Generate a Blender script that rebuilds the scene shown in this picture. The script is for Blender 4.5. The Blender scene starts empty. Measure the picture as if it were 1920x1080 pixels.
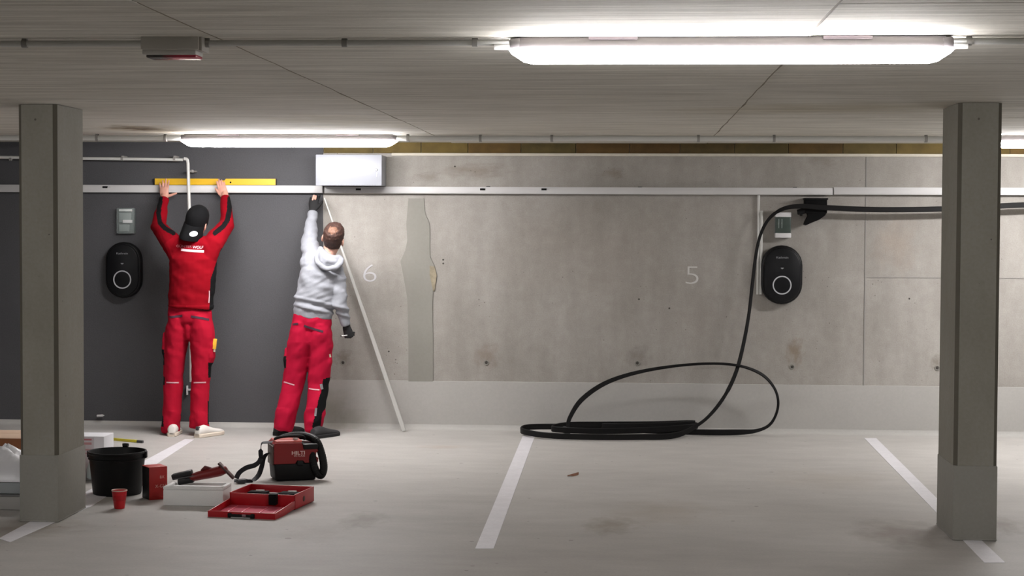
import bpy, bmesh, math, random
import numpy as np
from mathutils import Vector, Matrix, noise
from mathutils.bvhtree import BVHTree
random.seed(4)
S = bpy.context.scene
COL = S.collection
V = Vector

# ------------------------------------------------------------------ camera
FPX, YAW, PIT, ROL, CD, CH = 3250.0, -0.0685, -0.0375, 0.0045, 13.3, 1.6
cd = V((math.sin(YAW)*math.cos(PIT), math.cos(YAW)*math.cos(PIT), math.sin(PIT)))
cr = V((math.cos(YAW), -math.sin(YAW), 0)); cu = cr.cross(cd)
cr2 = cr*math.cos(ROL) + cu*math.sin(ROL); cu2 = cu*math.cos(ROL) - cr*math.sin(ROL)
CP = V((0, -CD, CH))
cam = bpy.data.cameras.new('camera'); cam.sensor_width = 36; cam.sensor_fit = 'HORIZONTAL'
cam.lens = 36*FPX/1920; cam.clip_end = 100
co = bpy.data.objects.new('camera', cam); COL.objects.link(co)
co.matrix_world = Matrix(((cr2.x, cu2.x, -cd.x, CP.x), (cr2.y, cu2.y, -cd.y, CP.y), (cr2.z, cu2.z, -cd.z, CP.z), (0, 0, 0, 1)))
S.camera = co
def ray(x, y): return cd + cr2*((x-960)/FPX) + cu2*((540-y)/FPX)
def at(x, y, Y):                       # point on the plane at depth Y
    r = ray(x, y); return CP + r*((Y+CD)/r.y)
def fl(x, y, z=0.0):                   # point on the horizontal plane at height z
    r = ray(x, y); return CP + r*((z-CH)/r.z)
def px(p):
    q = V(p)-CP; z = q.dot(cd); return 960+FPX*q.dot(cr2)/z, 540-FPX*q.dot(cu2)/z

# ------------------------------------------------------------------ world, exposure
W = bpy.data.worlds.new('world'); S.world = W; W.use_nodes = True
W.node_tree.nodes['Background'].inputs[0].default_value = (0.5, 0.5, 0.52, 1)
W.node_tree.nodes['Background'].inputs[1].default_value = 0.02
S.view_settings.view_transform = 'Standard'; S.view_settings.look = 'None'
S.view_settings.gamma = 1; S.view_settings.use_curve_mapping = False
S.view_settings.exposure = -0.2
LAMP = 152.0          # emission strength of the lamp diffusers

# ------------------------------------------------------------------ materials
def lin(c): return tuple(((v/255)/12.92 if v/255 <= 0.04045 else ((v/255+0.055)/1.055)**2.4) for v in c)
MATS = {}
def mat(name, rgb, rough=0.6, metal=0.0, var=0.0, scale=8.0, bump=0.0, bscale=60.0, emit=0.0, alpha=1.0, trans=0.0, stretch=(1, 1, 1), spec=0.5):
    if name in MATS: return MATS[name]
    m = bpy.data.materials.new(name); m.use_nodes = True; MATS[name] = m
    nt = m.node_tree; b = nt.nodes['Principled BSDF']; L = nt.links.new
    c = lin(rgb); b.inputs['Base Color'].default_value = (*c, 1)
    b.inputs['Roughness'].default_value = rough; b.inputs['Metallic'].default_value = metal
    b.inputs['Specular IOR Level'].default_value = spec
    if trans: b.inputs['Transmission Weight'].default_value = trans
    if alpha < 1: b.inputs['Alpha'].default_value = alpha
    if emit:
        b.inputs['Emission Color'].default_value = (*c, 1); b.inputs['Emission Strength'].default_value = emit
    tc = nt.nodes.new('ShaderNodeTexCoord'); mp = nt.nodes.new('ShaderNodeMapping'); mp.inputs['Scale'].default_value = stretch
    L(tc.outputs['Object'], mp.inputs[0])
    if var:
        n = nt.nodes.new('ShaderNodeTexNoise'); n.inputs['Scale'].default_value = scale; n.inputs['Detail'].default_value = 6
        L(mp.outputs[0], n.inputs['Vector'])
        r = nt.nodes.new('ShaderNodeValToRGB')
        r.color_ramp.elements[0].position = 0.3; r.color_ramp.elements[1].position = 0.7
        r.color_ramp.elements[0].color = (*[v*(1-var) for v in c], 1); r.color_ramp.elements[1].color = (*[min(1, v*(1+var)) for v in c], 1)
        L(n.outputs[0], r.inputs[0]); L(r.outputs[0], b.inputs['Base Color'])
    if bump:
        n2 = nt.nodes.new('ShaderNodeTexNoise'); n2.inputs['Scale'].default_value = bscale; n2.inputs['Detail'].default_value = 4
        L(mp.outputs[0], n2.inputs['Vector'])
        bp = nt.nodes.new('ShaderNodeBump'); bp.inputs['Strength'].default_value = bump; bp.inputs['Distance'].default_value = 0.01
        L(n2.outputs[0], bp.inputs['Height']); L(bp.outputs[0], b.inputs['Normal'])
    return m

def concrete(name, rgb, layers, pits=0.0, pitscale=9.0, bump=0.15, blobs=(), rough=0.85, tint=None):
    """layers: (stretch, scale, low, high) multiplied together; blobs: (centre, radius xyz, rgb multiplier)"""
    m = bpy.data.materials.new(name); m.use_nodes = True; MATS[name] = m
    nt = m.node_tree; b = nt.nodes['Principled BSDF']; L = nt.links.new; N = nt.nodes.new
    b.inputs['Roughness'].default_value = rough; b.inputs['Specular IOR Level'].default_value = 0.3
    tc = N('ShaderNodeTexCoord'); cur = None
    rg = N('ShaderNodeRGB'); rg.outputs[0].default_value = (*lin(rgb), 1); cur = rg.outputs[0]
    def mult(fac_col):
        nonlocal cur
        x = N('ShaderNodeMix'); x.data_type = 'RGBA'; x.blend_type = 'MULTIPLY'; x.inputs[0].default_value = 1
        L(cur, x.inputs[6]); L(fac_col, x.inputs[7]); cur = x.outputs[2]
    h = None
    for st, sc, lo, hi in layers:
        mp = N('ShaderNodeMapping'); mp.inputs['Scale'].default_value = st; L(tc.outputs['Object'], mp.inputs[0])
        n = N('ShaderNodeTexNoise'); n.inputs['Scale'].default_value = sc; n.inputs['Detail'].default_value = 7; n.inputs['Roughness'].default_value = 0.6
        L(mp.outputs[0], n.inputs['Vector'])
        r = N('ShaderNodeValToRGB'); r.color_ramp.elements[0].position = 0.32; r.color_ramp.elements[1].position = 0.68
        t = tint or (1, 1, 1)
        r.color_ramp.elements[0].color = (lo*t[0], lo*t[1], lo*t[2], 1); r.color_ramp.elements[1].color = (hi, hi, hi, 1)
        L(n.outputs[0], r.inputs[0]); mult(r.outputs[0]); h = n.outputs[0]
    if pits:
        v = N('ShaderNodeTexVoronoi'); v.inputs['Scale'].default_value = pitscale; v.inputs['Randomness'].default_value = 1
        L(tc.outputs['Object'], v.inputs['Vector'])
        n = N('ShaderNodeTexNoise'); n.inputs['Scale'].default_value = 3.1; L(tc.outputs['Object'], n.inputs['Vector'])
        mr = N('ShaderNodeMapRange'); mr.inputs[1].default_value = 0.45; mr.inputs[2].default_value = 0.75; mr.inputs[3].default_value = 0.02; mr.inputs[4].default_value = 0.13
        L(n.outputs[0], mr.inputs[0])
        lt = N('ShaderNodeMath'); lt.operation = 'LESS_THAN'; L(v.outputs['Distance'], lt.inputs[0]); L(mr.outputs[0], lt.inputs[1])
        x = N('ShaderNodeMix'); x.data_type = 'RGBA'; x.blend_type = 'MULTIPLY'
        mm = N('ShaderNodeMath'); mm.operation = 'MULTIPLY'; mm.inputs[1].default_value = pits; L(lt.outputs[0], mm.inputs[0])
        L(mm.outputs[0], x.inputs[0]); L(cur, x.inputs[6]); x.inputs[7].default_value = (0.25, 0.22, 0.2, 1); cur = x.outputs[2]
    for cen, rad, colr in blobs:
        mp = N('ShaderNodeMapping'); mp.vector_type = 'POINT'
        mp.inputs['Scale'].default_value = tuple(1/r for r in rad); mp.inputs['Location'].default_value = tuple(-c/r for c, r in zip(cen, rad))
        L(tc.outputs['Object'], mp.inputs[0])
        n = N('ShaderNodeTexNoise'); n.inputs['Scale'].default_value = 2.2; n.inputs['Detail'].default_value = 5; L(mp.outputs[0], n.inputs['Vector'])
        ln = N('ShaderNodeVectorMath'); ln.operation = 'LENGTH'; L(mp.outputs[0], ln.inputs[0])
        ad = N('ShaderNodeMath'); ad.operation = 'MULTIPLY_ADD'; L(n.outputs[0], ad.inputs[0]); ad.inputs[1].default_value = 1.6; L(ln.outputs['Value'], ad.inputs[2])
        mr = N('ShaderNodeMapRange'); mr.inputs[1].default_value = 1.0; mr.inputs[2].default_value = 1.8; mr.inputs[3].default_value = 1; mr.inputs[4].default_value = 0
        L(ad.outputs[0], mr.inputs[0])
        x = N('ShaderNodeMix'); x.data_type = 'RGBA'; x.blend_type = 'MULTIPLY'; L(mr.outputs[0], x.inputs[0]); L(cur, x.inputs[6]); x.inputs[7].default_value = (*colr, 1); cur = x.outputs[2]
    L(cur, b.inputs['Base Color'])
    bp = N('ShaderNodeBump'); bp.inputs['Strength'].default_value = bump; bp.inputs['Distance'].default_value = 0.008; L(h, bp.inputs['Height']); L(bp.outputs[0], b.inputs['Normal'])
    return m

# ------------------------------------------------------------------ mesh builder
class MB:
    def __init__(s): s.v = []; s.f = []; s.m = []
    def add(s, vs, fs, mi=0, M=None):
        o = len(s.v)
        s.v += [tuple(M @ V(p)) if M else tuple(p) for p in vs]
        s.f += [tuple(i+o for i in q) for q in fs]; s.m += [mi]*len(fs); return s
    def box(s, c, size, bev=0.0, mi=0, R=None, M=None, seg=2, taper=None):
        bm = bmesh.new(); bmesh.ops.create_cube(bm, size=1)
        for q in bm.verts:
            q.co = V((q.co.x*size[0], q.co.y*size[1], q.co.z*size[2]))
            if taper and q.co.z < 0: q.co.x *= taper; q.co.y *= taper
        if bev: bmesh.ops.bevel(bm, geom=bm.edges[:], offset=bev, segments=seg, profile=0.5, affect='EDGES')
        T = Matrix.Translation(V(c)) @ (R.to_4x4() if R else Matrix.Identity(4))
        if M: T = M @ T
        bm.verts.index_update()
        s.add([q.co.copy() for q in bm.verts], [[q.index for q in f.verts] for f in bm.faces], mi, T); bm.free(); return s
    def rings(s, rings, mi=0, cap=True, closed=False):
        n = len(rings[0]); vs = [p for r in rings for p in r]; fs = []
        k = len(rings)
        for i in range(k if closed else k-1):
            a = i*n; b = ((i+1) % k)*n
            for j in range(n): fs.append((a+j, a+(j+1) % n, b+(j+1) % n, b+j))
        if cap and not closed:
            fs.append(tuple(range(n-1, -1, -1))); fs.append(tuple((k-1)*n+j for j in range(n)))
        return s.add(vs, fs, mi)
    def tube(s, pts, r, n=10, mi=0, closed=False):
        pts = [V(p) for p in pts]; k = len(pts); rs = r if isinstance(r, (list, tuple)) else [r]*k
        u = None; out = []
        for i, p in enumerate(pts):
            if closed: t = pts[(i+1) % k]-pts[i-1]
            else: t = pts[min(i+1, k-1)]-pts[max(i-1, 0)]
            t.normalize()
            if u is None: u = t.orthogonal().normalized()
            u = (u-t*u.dot(t)).normalized(); w = t.cross(u)
            out.append([p+(u*math.cos(2*math.pi*j/n)+w*math.sin(2*math.pi*j/n))*rs[i] for j in range(n)])
        return s.rings(out, mi, True, closed)
    def ribbon(s, pts, dirs, w, t, mi=0):
        pts = [V(p) for p in pts]; k = len(pts); out = []
        ws = w if isinstance(w, (list, tuple)) else [w]*k
        for i, p in enumerate(pts):
            tg = (pts[min(i+1, k-1)]-pts[max(i-1, 0)]).normalized()
            d = V(dirs[i]); d = (d-tg*d.dot(tg))
            d = d.normalized() if d.length > 1e-6 else tg.orthogonal().normalized()
            q = tg.cross(d); a = ws[i]/2; b = t/2
            out.append([p+d*x*a+q*y*b for x, y in ((1, .5), (.8, 1), (-.8, 1), (-1, .5), (-1, -.5), (-.8, -1), (.8, -1), (1, -.5))])
        return s.rings(out, mi)
    def lathe(s, prof, c=(0, 0, 0), n=24, mi=0, M=None, cap=False):
        c = V(c); vs = []; fs = []; k = len(prof)
        for r, z in prof:
            for j in range(n):
                a = 2*math.pi*j/n; vs.append(c+V((r*math.cos(a), r*math.sin(a), z)))
        for i in range(k-1):
            for j in range(n): fs.append((i*n+j, i*n+(j+1) % n, (i+1)*n+(j+1) % n, (i+1)*n+j))
        if cap: fs.append(tuple(range(n-1, -1, -1))); fs.append(tuple((k-1)*n+j for j in range(n)))
        return s.add(vs, fs, mi, M)
    def prism(s, poly, h, M=None, mi=0):          # polygon in local xy, extruded along local z
        n = len(poly); vs = [(x, y, 0) for x, y in poly]+[(x, y, h) for x, y in poly]
        fs = [tuple(range(n-1, -1, -1)), tuple(range(n, 2*n))]+[(i, (i+1) % n, n+(i+1) % n, n+i) for i in range(n)]
        return s.add(vs, fs, mi, M)
    def loft(s, pts, rad, lat=(1, 0, 0), n=18, mi=0, cap=3, capk=1.0):
        pts = [V(p) for p in pts]; lat = V(lat); k = len(pts); out = []
        fr = []
        for i, p in enumerate(pts):
            t = (pts[min(i+1, k-1)]-pts[max(i-1, 0)]).normalized()
            a = lat-t*lat.dot(t)
            a = a.normalized() if a.length > 1e-4 else t.orthogonal().normalized()
            fr.append((t, a, t.cross(a)))
        rad = [(r, r) if not isinstance(r, (tuple, list)) else r for r in rad]
        def ring(p, a, b, rx, ry): return [p+a*rx*math.cos(2*math.pi*j/n)+b*ry*math.sin(2*math.pi*j/n) for j in range(n)]
        t, a, b = fr[0]; rx, ry = rad[0]; m = min(rx, ry)*capk
        for q in range(cap): th = math.pi/2*(1-(q+.35)/cap); out.append(ring(pts[0]-t*m*math.sin(th), a, b, rx*math.cos(th), ry*math.cos(th)))
        for i in range(k): out.append(ring(pts[i], fr[i][1], fr[i][2], *rad[i]))
        t, a, b = fr[-1]; rx, ry = rad[-1]; m = min(rx, ry)*capk
        for q in range(cap-1, -1, -1): th = math.pi/2*(1-(q+.35)/cap); out.append(ring(pts[-1]+t*m*math.sin(th), a, b, rx*math.cos(th), ry*math.cos(th)))
        return s.rings(out, mi)
    def ball(s, c, r, n=14, mi=0, M=None):
        r = r if isinstance(r, (tuple, list)) else (r, r, r); vs = []; fs = []; k = n//2
        for i in range(k+1):
            th = math.pi*min(max(i/k, .004), .996)
            for j in range(n):
                a = 2*math.pi*j/n; vs.append(V(c)+V((r[0]*math.sin(th)*math.cos(a), r[1]*math.sin(th)*math.sin(a), -r[2]*math.cos(th))))
        for i in range(k):
            for j in range(n): fs.append((i*n+j, i*n+(j+1) % n, (i+1)*n+(j+1) % n, (i+1)*n+j))
        fs.append(tuple(range(n-1, -1, -1))); fs.append(tuple(k*n+j for j in range(n)))
        return s.add(vs, fs, mi, M)
    def text(s, txt, size, depth, M, mi=0, width=None, bold=0.0, shear=0.0):
        c = bpy.data.curves.new('t', 'FONT'); c.body = txt; c.size = size; c.extrude = depth/2; c.align_x = 'CENTER'; c.align_y = 'CENTER'; c.offset = bold; c.shear = shear
        o = bpy.data.objects.new('t', c); COL.objects.link(o); dg = bpy.context.evaluated_depsgraph_get(); dg.update()
        me = bpy.data.meshes.new_from_object(o.evaluated_get(dg))
        vs = [q.co.copy() for q in me.vertices]; fs = [list(p.vertices) for p in me.polygons]
        if width:
            xs = [q.x for q in vs]; k = width/(max(xs)-min(xs)); m0 = (max(xs)+min(xs))/2
            for q in vs: q.x = (q.x-m0)*k
        ys = [q.y for q in vs]; m1 = (max(ys)+min(ys))/2
        for q in vs: q.y -= m1
        bpy.data.objects.remove(o); bpy.data.meshes.remove(me); bpy.data.curves.remove(c)
        return s.add(vs, fs, mi, M)
    def mesh(s, name, org=(0, 0, 0), recalc=True):
        me = bpy.data.meshes.new(name); o = V(org)
        me.from_pydata([tuple(V(p)-o) for p in s.v], [], s.f); me.polygons.foreach_set('material_index', s.m)
        if recalc:
            bm = bmesh.new(); bm.from_mesh(me); bmesh.ops.recalc_face_normals(bm, faces=bm.faces[:]); bm.to_mesh(me); bm.free()
        return me

def link(name, me, mats, parent=None, loc=None, angle=35):
    for m in (mats if isinstance(mats, (list, tuple)) else [mats]): me.materials.append(m)
    if angle:
        me.polygons.foreach_set('use_smooth', [True]*len(me.polygons)); me.set_sharp_from_angle(angle=math.radians(angle))
    o = bpy.data.objects.new(name, me); COL.objects.link(o)
    if parent: o.parent = parent
    if loc is not None: o.location = loc
    return o
def tag(o, label, cat, group=None):
    o['label'] = label; o['category'] = cat
    if group: o['group'] = group
    return o
def thing(name, loc, label, cat, group=None, rz=0.0):
    o = bpy.data.objects.new(name, None); o.empty_display_size = 0.05; COL.objects.link(o); o.location = loc; o.rotation_euler = (0, 0, rz)
    return tag(o, label, cat, group)
def part(name, mb, mats, parent, label=None, angle=35, local=False):
    """mb in world coordinates (or the parent's own when local)"""
    org = V((0, 0, 0)) if local else V(parent['org']) if 'org' in parent else parent.location.copy()
    o = link(name, mb.mesh(name, org), mats, parent, None, angle)
    if label: o['label'] = label
    return o
def sub(name, mb, mats, pobj, org, label=None, angle=35):       # a sub-part: pobj is a part whose mesh sits at its root's origin
    o = link(name, mb.mesh(name, org), mats, pobj, None, angle)
    if label: o['label'] = label
    return o
def solo(name, mb, mats, org, label, cat, group=None, angle=35):
    return tag(link(name, mb.mesh(name, org), mats, None, org, angle), label, cat, group)
def struct(name, mb, mats, parent=None, org=(0, 0, 0), angle=35):
    o = link(name, mb.mesh(name, org), mats, parent, org if parent is None else None, angle)
    if parent is None: o['kind'] = 'structure'
    return o
def smooth_path(ctrl, per=8, closed=False):
    P = [V(p) for p in ctrl]; n = len(P); out = []
    for i in range(n if closed else n-1):
        if closed: p0, p1, p2, p3 = P[i-1], P[i], P[(i+1) % n], P[(i+2) % n]
        else: p0, p1, p2, p3 = P[max(i-1, 0)], P[i], P[i+1], P[min(i+2, n-1)]
        for k in range(per):
            t = k/per; out.append(.5*((2*p1)+(p2-p0)*t+(2*p0-5*p1+4*p2-p3)*t*t+(3*p1-p0-3*p2+p3)*t**3))
    if not closed: out.append(P[-1])
    return out
RX = lambda a: Matrix.Rotation(a, 3, 'X')
RY = lambda a: Matrix.Rotation(a, 3, 'Y')
RZ = lambda a: Matrix.Rotation(a, 3, 'Z')
def wallM(p, roll=0.0):        # local xy -> the wall plane seen from the camera side, z towards the camera
    return Matrix.Translation(V(p)) @ Matrix(((1, 0, 0, 0), (0, 0, -1, 0), (0, 1, 0, 0), (0, 0, 0, 1))) @ Matrix.Rotation(roll, 4, 'Z')

# ------------------------------------------------------------------ shell
H = 2.217
XL, XR, YF = -7.5, 7.5, -19.0
c1 = at(742.5, 220, 0).x
def cx(x, y): return fl(x, y, H)
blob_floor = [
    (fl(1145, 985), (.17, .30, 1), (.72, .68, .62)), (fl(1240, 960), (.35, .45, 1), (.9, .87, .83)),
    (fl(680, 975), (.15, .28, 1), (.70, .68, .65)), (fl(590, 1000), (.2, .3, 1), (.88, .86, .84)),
    (fl(1690, 1000), (.3, .45, 1), (.66, .61, .58)), (fl(1880, 985), (.12, .3, 1), (.75, .7, .66)),  # right column's floor shadow put into the colour on both sides of its foot
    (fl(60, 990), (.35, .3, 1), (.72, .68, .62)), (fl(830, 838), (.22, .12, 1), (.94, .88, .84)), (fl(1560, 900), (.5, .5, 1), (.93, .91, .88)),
    ((0.3, -6.6, 0), (7.5, 3.2, 1), (.63, .61, .59))]  # broad front darkening: dimness between the lamp rows put into the floor colour
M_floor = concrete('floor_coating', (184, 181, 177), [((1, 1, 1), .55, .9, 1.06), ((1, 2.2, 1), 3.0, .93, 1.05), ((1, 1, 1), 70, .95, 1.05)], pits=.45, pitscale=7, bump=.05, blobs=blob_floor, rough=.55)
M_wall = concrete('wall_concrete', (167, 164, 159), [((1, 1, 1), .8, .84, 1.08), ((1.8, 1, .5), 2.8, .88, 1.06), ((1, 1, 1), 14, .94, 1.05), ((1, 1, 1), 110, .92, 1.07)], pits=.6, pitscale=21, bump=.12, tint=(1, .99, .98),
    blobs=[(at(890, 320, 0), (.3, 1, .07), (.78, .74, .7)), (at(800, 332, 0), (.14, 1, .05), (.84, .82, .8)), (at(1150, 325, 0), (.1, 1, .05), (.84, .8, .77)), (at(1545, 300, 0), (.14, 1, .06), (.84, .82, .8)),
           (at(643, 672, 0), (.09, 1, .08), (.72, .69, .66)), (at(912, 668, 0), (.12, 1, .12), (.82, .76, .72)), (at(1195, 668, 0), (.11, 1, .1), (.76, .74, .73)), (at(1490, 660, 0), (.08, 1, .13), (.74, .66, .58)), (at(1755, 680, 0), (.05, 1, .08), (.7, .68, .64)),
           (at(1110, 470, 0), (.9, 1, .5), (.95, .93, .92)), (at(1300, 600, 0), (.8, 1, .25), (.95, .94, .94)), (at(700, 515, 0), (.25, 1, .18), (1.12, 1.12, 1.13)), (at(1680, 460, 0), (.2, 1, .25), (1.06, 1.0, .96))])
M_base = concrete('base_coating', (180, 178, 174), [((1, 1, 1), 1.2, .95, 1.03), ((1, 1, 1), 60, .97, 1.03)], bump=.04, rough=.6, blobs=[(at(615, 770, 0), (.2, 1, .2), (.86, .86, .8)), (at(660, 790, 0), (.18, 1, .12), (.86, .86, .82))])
M_ceil = concrete('ceiling_concrete', (224, 222, 216), [((.45, 1, 1), 1.1, .93, 1.05), ((.5, 9, 1), 3.0, .74, 1.12), ((.9, 24, 1), 2.6, .76, 1.1), ((1, 3, 1), 40, .95, 1.05)], bump=.25, tint=(1, .99, .965),
    blobs=[(cx(265, 241), (.26, .40, 1), (.2, .13, .06)), (cx(300, 243), (.45, .6, 1), (.8, .72, .58)), (cx(640, 228), (.5, .8, 1), (.9, .88, .8)), (cx(1520, 205), (.9, .4, 1), (.82, .79, .72)), (cx(1660, 198), (.8, .4, 1), (.8, .78, .72))])
M_dark = concrete('dark_wall_paint', (82, 82, 85), [((1, 1, 1), .9, .92, 1.06), ((1, 1, 1), 120, .9, 1.1)], bump=.3, rough=.8)
M_shell = concrete('shell_concrete', (110, 108, 106), [((1, 1, 1), 1, .9, 1.05)], bump=.1)
M_patch = concrete('filler_patch', (143, 141, 134), [((1, 1, .4), 2.0, .95, 1.05), ((1, 1, 1), 60, .97, 1.03)], bump=.08)
M_white = mat('white_plastic', (222, 221, 222), .45)
M_trunk = mat('white_trunking', (206, 205, 205), .5, var=.03, scale=4)
M_greyp = mat('grey_conduit', (212, 212, 208), .45)
M_black = mat('black_plastic', (12, 12, 14), .55, spec=.25)
M_blackm = mat('black_matt', (8, 8, 9), .85, spec=.2)
M_line = concrete('line_paint', (222, 220, 224), [((1, 1, 1), 9, .94, 1.03), ((1, 1, 1), 50, .96, 1.03)], pits=.2, pitscale=14, bump=.05, rough=.6)

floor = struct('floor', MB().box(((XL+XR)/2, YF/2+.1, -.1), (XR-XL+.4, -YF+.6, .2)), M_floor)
wall = struct('wall_back', MB().box(((XL+XR)/2, .1, H/2), (XR-XL+.4, .2, H+.3)), M_wall)
struct('wall_front', MB().box(((XL+XR)/2, YF-.1, H/2), (XR-XL+.4, .2, H+.3)), M_shell)
struct('wall_left', MB().box((XL-.1, YF/2, H/2), (.2, -YF+.2, H+.3)), M_shell)
struct('wall_right', MB().box((XR+.1, YF/2, H/2), (.2, -YF+.2, H+.3)), M_shell)
ceil = struct('ceiling', MB().box(((XL+XR)/2, YF/2, H+.15), (XR-XL+.4, -YF+.4, .26)), M_ceil)
# formwork panels of the ceiling, each cast by its own sheet: thin gaps and uneven levels
cl = fl(742.5, 220, H).x; c2x = fl(1380, 210, H).x
xs = [XL, cl-3.6, cl, c2x, c2x+3.0, XR]
ysL = [0, -4.35, fl(200, 7, H).y, -14, YF]; ysR = [0, fl(1380, 219, H).y, -8.4, -13.4, YF]
for i in range(len(xs)-1):
    ys = ysR if i >= 3 else ysL if i < 2 else [0, -11.5, YF]
    for j in range(len(ys)-1):
        d = random.uniform(.001, .007); g = .004
        m = MB().box(((xs[i]+xs[i+1])/2, (ys[j]+ys[j+1])/2, H+.011-d/2), (xs[i+1]-xs[i]-g, ys[j]-ys[j+1]-g, .022+d), bev=.0015, seg=1)
        o = link('formwork_panel', m.mesh('formwork_panel'), M_ceil, ceil); o.location.z = 0
# narrow fins of cement at the sheet seams
fin = MB()
for (x, ya, yb) in ((cl, -1.0, -8.5), (c2x, -.8, -8.5)):
    pts = [(x+random.uniform(-.006, .006), ya+(yb-ya)*k/24, H-.004) for k in range(25)]
    fin.ribbon(pts, [(1, 0, 0)]*25, .007, .004)
f0 = link('cement_seam', fin.mesh('cement_seam'), mat('seam_cement', (128, 120, 104), .9), ceil)

# dark painted part of the back wall, base coat, cove, filler strip, boards, ledge
xd = at(606, 540, 0).x
pz = at(1000, 716, 0).z
link('dark_paint', MB().box(((XL+xd)/2, -.002, H/2), (xd-XL, .012, H)).mesh('dark_paint'), M_dark, wall)['label'] = 'dark grey painted left part of the wall'
link('base_coat', MB().box(((xd+XR)/2, -.002, pz/2), (XR-xd, .010, pz), bev=.002, seg=1).mesh('base_coat'), M_base, wall)['label'] = 'pale grey coated base strip of the wall'
cv = MB(); prof = [(0, 0), (0, .045)]+[(-.045+.045*math.cos(a), .045-.045*math.sin(a)) for a in [math.pi/2*k/5 for k in range(1, 6)]]
cv.prism([(-.0, .0), (-.0, .04), (-.006, .022), (-.017, .009), (-.035, .002), (-.05, .0)], XR-XL, Matrix.Translation((XL, -.007, 0)) @ Matrix(((0, 0, 1, 0), (1, 0, 0, 0), (0, 1, 0, 0), (0, 0, 0, 1))))
struct('baseboard_back', cv, M_base)
poly = [(766, 372), (762, 420), (764, 450), (760, 470), (751, 490), (757, 520), (764, 560), (766, 640), (766, 715), (812, 715), (812, 640), (811, 580), (812, 545), (818, 515), (815, 500), (806, 480), (806, 450), (806, 420), (797, 400), (795, 372)]
pp = [at(x, y, 0) for x, y in poly]
link('filler_strip', MB().prism([(p.x, p.z) for p in pp], .008, wallM((0, 0, 0))).mesh('filler_strip'), M_patch, wall)['label'] = 'darker rough filler strip running down the wall'
bp_ = at(812, 520, 0)
pb = [at(x, y, 0) for x, y in [(806, 498), (815, 500), (819, 516), (815, 545), (812, 545), (806, 515)]]
link('broken_edge', MB().prism([(p.x, p.z) for p in pb], .010, wallM((0, 0, 0))).mesh('broken_edge'), mat('raw_edge', (150, 140, 120), .95, var=.2, scale=30, bump=.6), wall)
# vertical and horizontal shuttering seams on the right of the wall
sm = MB(); xa = at(1622, 500, 0).x
sm.box((xa, -.001, (H+pz)/2), (.006, .006, H-pz)); link('shutter_seam', sm.mesh('shutter_seam'), mat('seam_grey', (146, 143, 140), .9), wall)
q0, q1 = at(1626, 520, 0), at(1990, 522, 0)
link('shutter_seam', MB().box(((q0.x+q1.x)/2, -.001, q0.z), (q1.x-q0.x, .005, .004)).mesh('shutter_seam'), MATS['seam_grey'], wall)
for (x, y) in [(643, 680), (912, 680), (1195, 681), (1485, 688), (1757, 690)]:
    p = at(x, y, 0); m = MB()
    m.lathe([(.020, 0), (.020, .004), (.016, .006), (.013, .003), (.010, .0015), (.0005, .001)], n=16, M=wallM(p))
    m.lathe([(.012, .0), (.010, .0035), (.0005, .004)], n=14, M=wallM(p), mi=1)
    link('tie_hole', m.mesh('tie_hole'), [M_patch, mat('hole_dark', (70, 66, 62), .9)], wall)
for k, (x, y) in enumerate([(831, 487), (831, 494), (1198, 561), (729, 659), (853, 312), (1255, 578), (640, 630), (1705, 560)]):
    p = at(x, y, 0); link('drill_hole', MB().lathe([(.007, 0), (.005, .002), (.0003, .0025)], n=10, M=wallM(p)).mesh('drill_hole'), MATS['hole_dark'], wall)
# brown insulation boards above the wall, the pale ledge below them
tr = struct('trim_1', MB().box(((xd+XR)/2, .01, (2.13+H)/2), (XR-xd, .012, H-2.13)), mat('board_back', (70, 52, 22), .9))
bx = [607, 700, 790, 878, 977, 1080, 1180, 1275, 1377, 1478, 1580, 1680, 1790, 1893, 2000, 2110, 2230]
bc = [(96, 82, 46), (102, 86, 46), (98, 82, 40), (100, 78, 38), (86, 74, 40), (92, 70, 36), (88, 66, 34), (82, 68, 38), (84, 72, 40), (90, 70, 36)]
zt0, zt1 = at(1200, 266, 0).z, at(1200, 288, 0).z
for i in range(len(bx)-1):
    a, b = at(bx[i], 276, 0).x, at(bx[i+1], 276, 0).x; cc = bc[i % len(bc)]
    m = MB().box(((a+b)/2, -.004-random.uniform(0, .003), (zt1+H)/2), (b-a-.004, .02, H-zt1), bev=.002, seg=1)
    link('insulation_board', m.mesh('insulation_board'), mat('board_%d' % (i % len(bc)), cc, .9, var=.25, scale=9, bump=.3, bscale=40), tr)
struct('trim_2', MB().box(((at(735, 290, 0).x+XR)/2, -.012, at(1200, 290.5, 0).z), (XR-at(735, 290, 0).x, .03, .022), bev=.004), mat('ledge_mortar', (206, 200, 186), .8, var=.08, scale=12))

# parking lines painted on the floor, stall numbers painted on the wall
def paint(poly, name='parking_line'):
    m = MB().prism([(p.x, p.y) for p in poly], .0022); return link(name, m.mesh(name), M_line, floor)
paint([fl(347, 823.5), fl(364, 824.5), fl(172, 949), fl(19, 1017), fl(-2, 1010), fl(110, 950)])
paint([fl(980, 818), fl(1003, 818), fl(925.6, 1029), fl(891, 1029)])
paint([fl(1620.7, 822), fl(1643, 822), fl(1760, 938), fl(1885, 1055.5), fl(1846, 1055.5), fl(1760, 966)])
for t, (x, y), hpx, wpx, cc in (('5', (1297, 516), 38, 25, (204, 203, 200)), ('6', (693.5, 512), 37, 25, (198, 198, 201))):
    p = at(x, y, 0); m = MB().text(t, .205, .003, wallM(p+V((0, -.002, 0))), width=wpx*13.3/FPX, bold=-.004)
    o = link('stall_number', m.mesh('stall_number'), mat('number_paint_'+t, cc, .7), wall); o['label'] = 'white painted stall number %s' % t

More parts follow.
